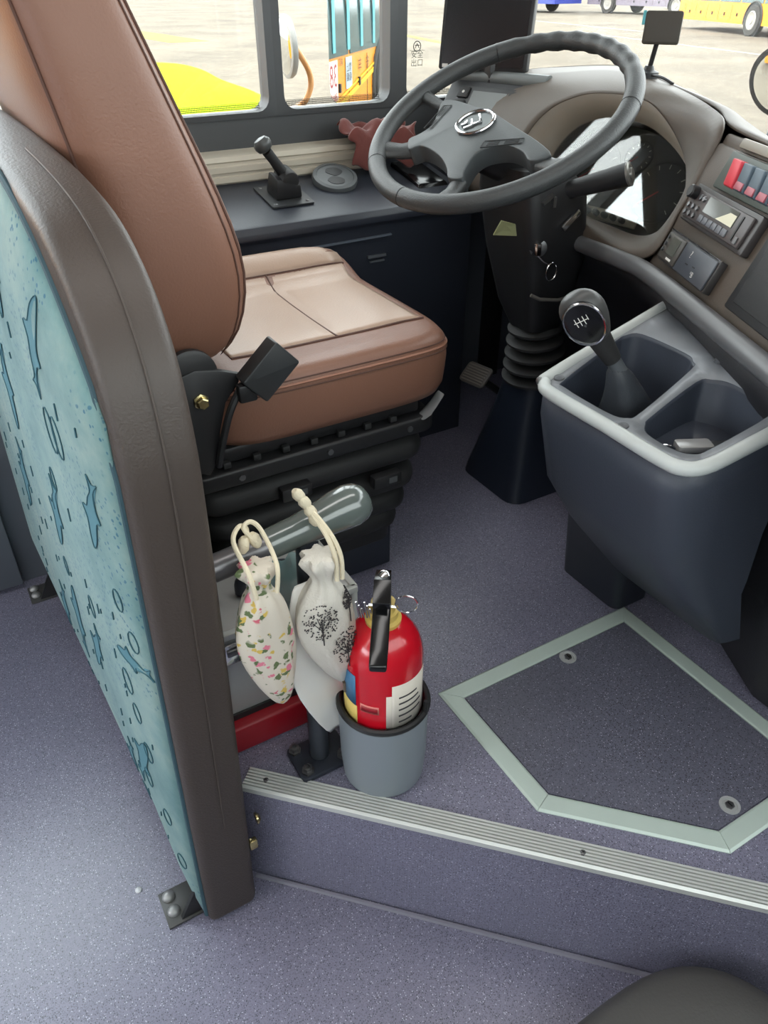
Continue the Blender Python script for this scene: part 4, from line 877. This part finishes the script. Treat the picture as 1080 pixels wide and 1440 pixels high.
hub = [(-.176, .03), (-.146, .037), (-.086, .028), (-.029, .017), (.049, -.013), (.123, -.041), (.175, -.070), (.146, -.093), (.116, -.075), (.075, -.065), (.041, -.077), (.023, -.102), (.034, -.148), (.045, -.168), (.016, -.174), (-.007, -.152), (-.042, -.128), (-.086, -.111), (-.119, -.107), (-.137, -.122), (-.162, -.095), (-.149, -.074), (-.142, -.047), (-.157, -.01)]
hs = [(p.x, p.y) for p in spline([(a, b, 0) for a, b in hub], 3, True)]
put(slab(FW, hs, -.040, -.002), 'hub_pad', HUB_M, t, bevel=.007, seg=3, ang=60)
def spoke(a0, a1, w0, w1, name='spoke'):                   # hub point, rim point
    a0, a1 = V((a0[0], a0[1], 0)), V((a1[0], a1[1], 0)); d = (a1-a0).normalized(); q = V((-d.y, d.x, 0)); rings = []
    for f, wdt, hgt, dz in ((0, w0, .014, -.020), (.35, (w0+w1)/2*.86, .013, -.018), (.75, w1*.95, .012, -.008), (1.0, w1*1.35, .010, -.002)):
        c = a0.lerp(a1, f); rings.append([FW(c.x+q.x*wdt*math.cos(R(k)), c.y+q.y*wdt*math.cos(R(k)), dz+hgt*math.sin(R(k))) for k in range(0, 360, 24)])
    put(G().loft(rings), name, WHEEL_M, t, ang=60)
spoke((-.150, -.102), (-.206, -.138), .022, .024); spoke((.030, -.165), (.050, -.242), .017, .020)
spoke((.155, -.078), (.232, -.088), .018, .022); spoke((-.155, .026), (-.243, .040), .012, .013)
# emblem: ring and stacked chevrons
el = lambda a, s=1: FW(-.043+.039*s*math.cos(R(a)), -.021+.036*s*math.sin(R(a)), 0)
put(G().tube([el(a)+wn*.001 for a in range(0, 360, 12)], .0032, 8, closed=True), 'emblem_ring', CHROME, t); em = t
put(G().prism([el(a, .93)-wn*.0015 for a in range(0, 360, 12)], [el(a, .93)-wn*.0005 for a in range(0, 360, 12)]), 'emblem_ground', mat('emblem_dark', (84, 88, 88), .3, metal=.6), em)
FE = frame(FW(-.044, -.020, .0002), (FW(.72, .69, 0)-FW(0, 0, 0)), (FW(-.69, .72, 0)-FW(0, 0, 0)), wn)
for d_ in (0, .0165):
    put(slab(FE, [(-.024+d_*1.15, -.014+d_*.2), (-.004+d_*1.0, -.014+d_*.2), (-.004+d_*1.0, .010+d_*.6), (-.009+d_*1.0, .010+d_*.6), (-.009+d_*1.0, -.008+d_*.2), (-.024+d_*1.15, -.008+d_*.2)], 0, .003), 'emblem_chevron', CHROME, em, bevel=.0004)
put(slab(FE, [(-.028, .000), (-.014, .000), (-.014, .013), (-.020, .010), (-.020, .006), (-.027, .006)], 0, .003), 'emblem_chevron', CHROME, em, bevel=.0004)
def warn(pts, rows_, name):
    P_ = [FW(a, b, -.0008) for a, b in pts]; lb_ = put(G().tube(P_, .0009, 4, closed=True), name, BLACK, t)
    for k in range(rows_):
        f = (k+1)/(rows_+1); put(G().tube([P_[0].lerp(P_[3], f).lerp(P_[1].lerp(P_[2], f), .12), P_[0].lerp(P_[3], f).lerp(P_[1].lerp(P_[2], f), .42)], .0006, 4).tube([P_[0].lerp(P_[3], f).lerp(P_[1].lerp(P_[2], f), .55), P_[0].lerp(P_[3], f).lerp(P_[1].lerp(P_[2], f), .9)], .0006, 4), 'label_line', BLACK, t)
warn([(.022, -.085), (.098, -.055), (.094, -.042), (.018, -.066)], 3, 'moulded_label')
warn([(-.150, -.060), (-.158, .014), (-.140, .018), (-.133, -.055)], 3, 'moulded_label')

t = steer
put(G().tube([FW(-.02, -.03, -.04), (-1.315, 1.085, .79), (-1.31, 1.10, .74)], [.05, .05, .045], 20), 'column_neck', BLACK, t)
def cs_(c, a, b, r): return [V(c)+V((p[0], p[1], 0)) for p in rrect(a, b, r, 4)]
put(G().loft([cs_((-1.305, 1.10, .79), .16, .13, .03), cs_((-1.30, 1.12, .74), .19, .16, .03), cs_((-1.30, 1.145, .62), .18, .16, .03), cs_((-1.30, 1.16, .50), .14, .13, .03), cs_((-1.30, 1.17, .44), .10, .10, .03)]), 'column_shroud', BLACK, t, ang=50)
put(G().tube([(-1.222, 1.08, .545), (-1.215, 1.10, .535), (-1.214, 1.15, .525), (-1.22, 1.19, .522)], .004, 6), 'shroud_lip', mat('lip_edge', (96, 92, 88), .35), t)
for k in range(5): put(G().lathe([(.045, -.014), (.062+.004*k, -.003), (.063+.004*k, .003), (.046, .014)], (-1.30, 1.172+.004*k, .43-.03*k), 28, (0, -.1, 1)), 'boot_pleat', BLACK_M, t)
put(G().loft([cs_((-1.30, 1.19, .30), .12, .12, .03), cs_((-1.31, 1.19, .2), .15, .15, .04), cs_((-1.33, 1.20, .03), .22, .21, .04), cs_((-1.33, 1.20, .001), .23, .22, .04)]), 'pedestal', mat('pedestal_blue', (32, 38, 50), .35), t, ang=50)
lk = put(G().lathe([(.018, 0), (.018, .010), (.012, .012), (0, .012)], (-1.222, 1.085, .645), 20, (.8, -.6, 0)), 'ignition_lock', STEEL, t)
put(G().box((-1.208, 1.072, .645), (.012, .012, .024)), 'ignition_key', CHROME, lk, bevel=.002)
put(G().tube([(-1.205, 1.07, .635), (-1.20, 1.085, .62), (-1.198, 1.10, .612)], .0015, 6).tube([V((-1.196, 1.106+.014*math.cos(R(a)), .598+.018*math.sin(R(a)))) for a in range(0, 360, 20)], .0016, 6, closed=True), 'key_ring', CHROME, lk)
put(G().box((-1.20, 1.145, .695), (.006, .05, .012), M.Rotation(R(38), 3, 'X')), 'chrome_clip', CHROME, t, bevel=.001)
put(G().box((-1.203, 1.08, .742), (.010, .03, .006), M.Rotation(R(30), 3, 'X')).box((-1.203, 1.095, .735), (.010, .008, .02)), 'small_clip', STEEL, t)
pa, pb = V((-1.25, 1.125, .735)), V((-1.118, 1.198, .790)); dd = (pb-pa).normalized()
st = put(G().tube([pa, pa.lerp(pb, .3), pa.lerp(pb, .75), pb], [.017, .0175, .020, .0225], 16), 'stalk_lever', BLACK, t, ang=50)
put(G().lathe([(.0225, 0), (.0225, .004), (.019, .006), (.019, .005), (.011, .005), (.010, .009), (0, .009)], pb, 24, dd), 'stalk_end', mat('stalk_end_grey', (140, 138, 134), .3, metal=.6), st)
put(G().prism([V((-1.235, .995, .705)), V((-1.245, 1.04, .69)), V((-1.25, 1.05, .665)), V((-1.25, .99, .675))], [V((-1.237, .995, .706)), V((-1.247, 1.04, .691)), V((-1.252, 1.05, .666)), V((-1.252, .99, .676))]), 'paper_tag', mat('tag_green', (150, 150, 110), .7), t)
# pedal
F = frame((-1.50, 1.165, .235), (.96, .2, .0), (-.15, .70, .60), None)
t = thing('floor_pedal', 'ribbed grey brake pedal in the dark footwell', 'pedal', (-1.50, 1.25, .003))
put(slab(F, rrect(.085, .065, .012), -.008, 0), 'pedal_plate', mat('pedal_grey', (96, 92, 88), .5), t, bevel=.002)
for k in range(7): put(rect(F, -.034, .034, -.027+.008*k, -.0235+.008*k, 0, .003), 'pedal_rib', mat('pedal_rib', (130, 124, 118), .5), t)
put(G().tube([F(0, 0, -.008), (-1.51, 1.28, .14), (-1.51, 1.34, .004)], .010, 8), 'pedal_arm', BLACK, t)

# ================================================================== GEAR CONSOLE
t = thing('gear_console', 'dark moulded gear console with pale rim and two open trays', 'console', (-.69, .95, 0))
def zt(y): return .570+.060*max(0, min(1, (y-.78)/.29))    # top plate rises to the front
rimo = [(-.845, .815), (-.832, .785), (-.80, .772), (-.68, .771), (-.58, .768), (-.545, .775), (-.528, .80), (-.522, .86), (-.515, .98), (-.60, 1.005), (-.70, 1.022), (-.79, 1.06), (-.878, 1.095)]
tr1 = [(-.818, .812), (-.80, .797), (-.705, .795), (-.675, .805), (-.672, .83), (-.700, .955), (-.715, .975), (-.74, .985), (-.83, .985), (-.848, .965), (-.846, .94)]
tr2 = [(-.648, .812), (-.63, .797), (-.585, .795), (-.556, .805), (-.548, .83), (-.546, .935), (-.56, .955), (-.63, .965), (-.66, .955), (-.672, .935), (-.655, .83)]
sm = lambda L, n=4: [(p.x, p.y) for p in spline([(a, b, 0) for a, b in L], n, True)]
# top plate with two openings: triangulated with holes
def holed(loops, zf):
    bm = bmesh.new(); es = []
    for L in loops:
        vs = [bm.verts.new((x, y, zf(y))) for x, y in L]; es += [bm.edges.new((vs[i], vs[(i+1) % len(vs)])) for i in range(len(vs))]
    bmesh.ops.triangle_fill(bm, use_beauty=True, edges=es); g = G(); bm.verts.index_update()
    ids = {v: i for i, v in enumerate(bm.verts)}; g.v = [v.co.copy() for v in bm.verts]; g.f = [tuple(ids[v] for v in f.verts) for f in bm.faces]; bm.free(); return g
T1, T2 = sm(tr1), sm(tr2)
put(holed([rimo, T1, T2], zt), 'top_plate', CONS_T, t, solid=.003)
inn = lambda L, s, dz: [V((sum(p[0] for p in L)/len(L)+(x-sum(p[0] for p in L)/len(L))*s, sum(p[1] for p in L)/len(L)+(y-sum(p[1] for p in L)/len(L))*s, zt(y)-dz)) for x, y in L]
flat = lambda L, s, z: [V((p.x, p.y, z)) for p in inn(L, s, 0)]
for L, zb in ((T1, .485), (T2, .540)):
    put(G().loft([inn(L, 1, -.001), inn(L, .99, .006), flat(L, .93, zb+.01), flat(L, .90, zb), flat(L, .02, zb)], caps=False), 'tray', CONS, t, solid=.002, ang=50)
# rim: rounded band along rear and sides
rp = [V((x, y, zt(y))) for x, y in [(-.878, 1.095)]+rimo[:9]]; rp = spline(rp, 5)
put(G().tube(rp, .0105, 12), 'pale_rim', RIMPALE, t)
bo = rimo
body = [[V((x, y, zt(y)-.004)) for x, y in bo], [V((-.685+(x+.685)*1.0, y+.0, zt(y)-.05)) for x, y in bo], [V((-.67+(x+.67)*.93, .98+(y-.98)*.88, .40)) for x, y in bo], [V((-.655+(x+.655)*.90, 1.0+(y-1.0)*.60, .30)) for x, y in bo], [V((-.65+(x+.65)*.86, 1.01+(y-1.01)*.50, .265)) for x, y in bo], [V((-.63+(x+.63)*.82, 1.06+(y-1.06)*.22, .14)) for x, y in bo], [V((-.62+(x+.62)*.4, 1.07+(y-1.07)*.1, .135)) for x, y in bo]]
put(G().loft(body, caps=False), 'console_body', CONS, t, ang=50, solid=.003)
put(G().loft([cs_((-.885, 1.085, .001), .17, .10, .02), cs_((-.88, 1.075, .10), .17, .11, .02), cs_((-.84, 1.04, .20), .18, .14, .03), cs_((-.79, 1.0, .30), .2, .16, .03)]), 'console_foot', mat('foot_dark', (40, 44, 54), .5), t, ang=50)
for x, y in ((-.826, .808), (-.664, .786), (-.686, .998), (-.85, 1.075)):
    put(G().lathe([(.0085, 0), (.008, .003), (.005, .0045), (0, .005)], (x, y, zt(y)+.0012), 16, (0, -.15, 1)), 'plate_cap', mat('cap_grey', (86, 88, 92), .45), t)
t = thing('gear_lever', 'black gear lever with shift pattern knob rising from the console tray', 'gear lever', (-.75, .89, .488))
put(G().loft([cs_((-.747, .892, .489), .095, .12, .03), cs_((-.745, .890, .52), .085, .10, .03), cs_((-.745, .878, .56), .062, .07, .025), cs_((-.746, .860, .595), .044, .045, .018), cs_((-.748, .846, .622), .032, .032, .014)]), 'boot', mat('boot_leather', (52, 56, 62), .5, bump=.3, bscale=200), t, ang=60, sub=1)
ks = V((-.749, .842, .624)); kd = V((-.20, -.40, .60)).normalized()
put(G().tube([ks-kd*.02, ks+kd*.03], .0115, 14), 'lever_shaft', mat('shaft_grey', (84, 88, 92), .35), t)
put(G().tube([ks+kd*.008, ks+kd*.03, ks+kd*.055, ks+kd*.075], [.013, .0155, .018, .020], 18), 'knob_neck', BLACK_M, t)
kc = ks+kd*.094; fz = V((.25, -.82, .45)).normalized(); kx = kd.cross(fz).normalized(); fz = kx.cross(kd).normalized()
prof = [(-.046, .016, .016), (-.032, .023, .021), (-.012, .031, .024), (.009, .0345, .024), (.025, .031, .021), (.037, .022, .015), (.0425, .009, .007)]
put(G().loft([[kc+kd*h+kx*a*math.cos(R(k))+fz*b*math.sin(R(k)) for k in range(0, 360, 15)] for h, a, b in prof]), 'knob', mat('knob_soft', (64, 64, 64), .4), t, ang=60, sub=1)
FK = frame(kc+fz*.0215, kx, kd, fz)
bz = [(.0275*math.cos(R(a)), .003+.033*math.sin(R(a))*(1 if math.sin(R(a)) > 0 else 1.15)) for a in range(0, 360, 15)]
put(slab(FK, bz, -.006, .002), 'shift_plate', BLACK_G, t, bevel=.001)
put(G().tube([FK(a, b, .002) for a, b in bz], .0018, 6, closed=True), 'chrome_ring', CHROME, t)
g = G()
for x in (-.009, -.003, .003, .009): g.tube([FK(x, .001 if x < .009 else .006, .0026), FK(x, .015, .0026)], .0006, 4)
g.tube([FK(-.012, .008, .0026), FK(.009, .008, .0026)], .0006, 4)
put(g, 'shift_pattern', WHITE, t)
# keys and fob in the right tray
t = thing('key_fob', 'silver key fob with ring lying in the console tray', 'keys', (-.60, .845, .542))
F = frame((-.602, .868, .5425), (.45, .89, 0), (-.89, .45, 0), (0, 0, 1))
put(slab(F, rrect(.052, .026, .005), .0005, .011), 'fob', mat('fob_silver', (196, 196, 196), .3, metal=.4), t, bevel=.002)
put(slab(lambda a, b, c=0: F(a+.04, b, c), rrect(.026, .020, .002), .0005, .008), 'fob_clip', STEEL, t, bevel=.001)
put(G().tube([F(-.04+.014*math.cos(R(a)), .012*math.sin(R(a)), .003) for a in range(0, 360, 20)], .0014, 6, closed=True), 'ring', CHROME, t)
put(rect(F, -.078, -.045, -.004, .004, .0005, .003), 'key', STEEL, t, bevel=.0005)

# ================================================================== added fill panel on the ceiling, out of view, brightens the interior
t = thing('fill_panel', 'long flat white fill panel added out of view over the aisle', 'fill light', (-.65, -1.7, 1.98))
put(G().box((-.65, -1.7, 1.985), (.34, 6.0, .02)), 'fill_tray', ALU, t, bevel=.004)
em_ = bpy.data.materials.new('fill_glow'); em_.use_nodes = True
bs = em_.node_tree.nodes['Principled BSDF']; bs.inputs['Emission Color'].default_value = (1, .98, .95, 1); bs.inputs['Emission Strength'].default_value = 2.0
put(G().box((-.65, -1.7, 1.972), (.30, 5.9, .008)), 'fill_diffuser', em_, t)
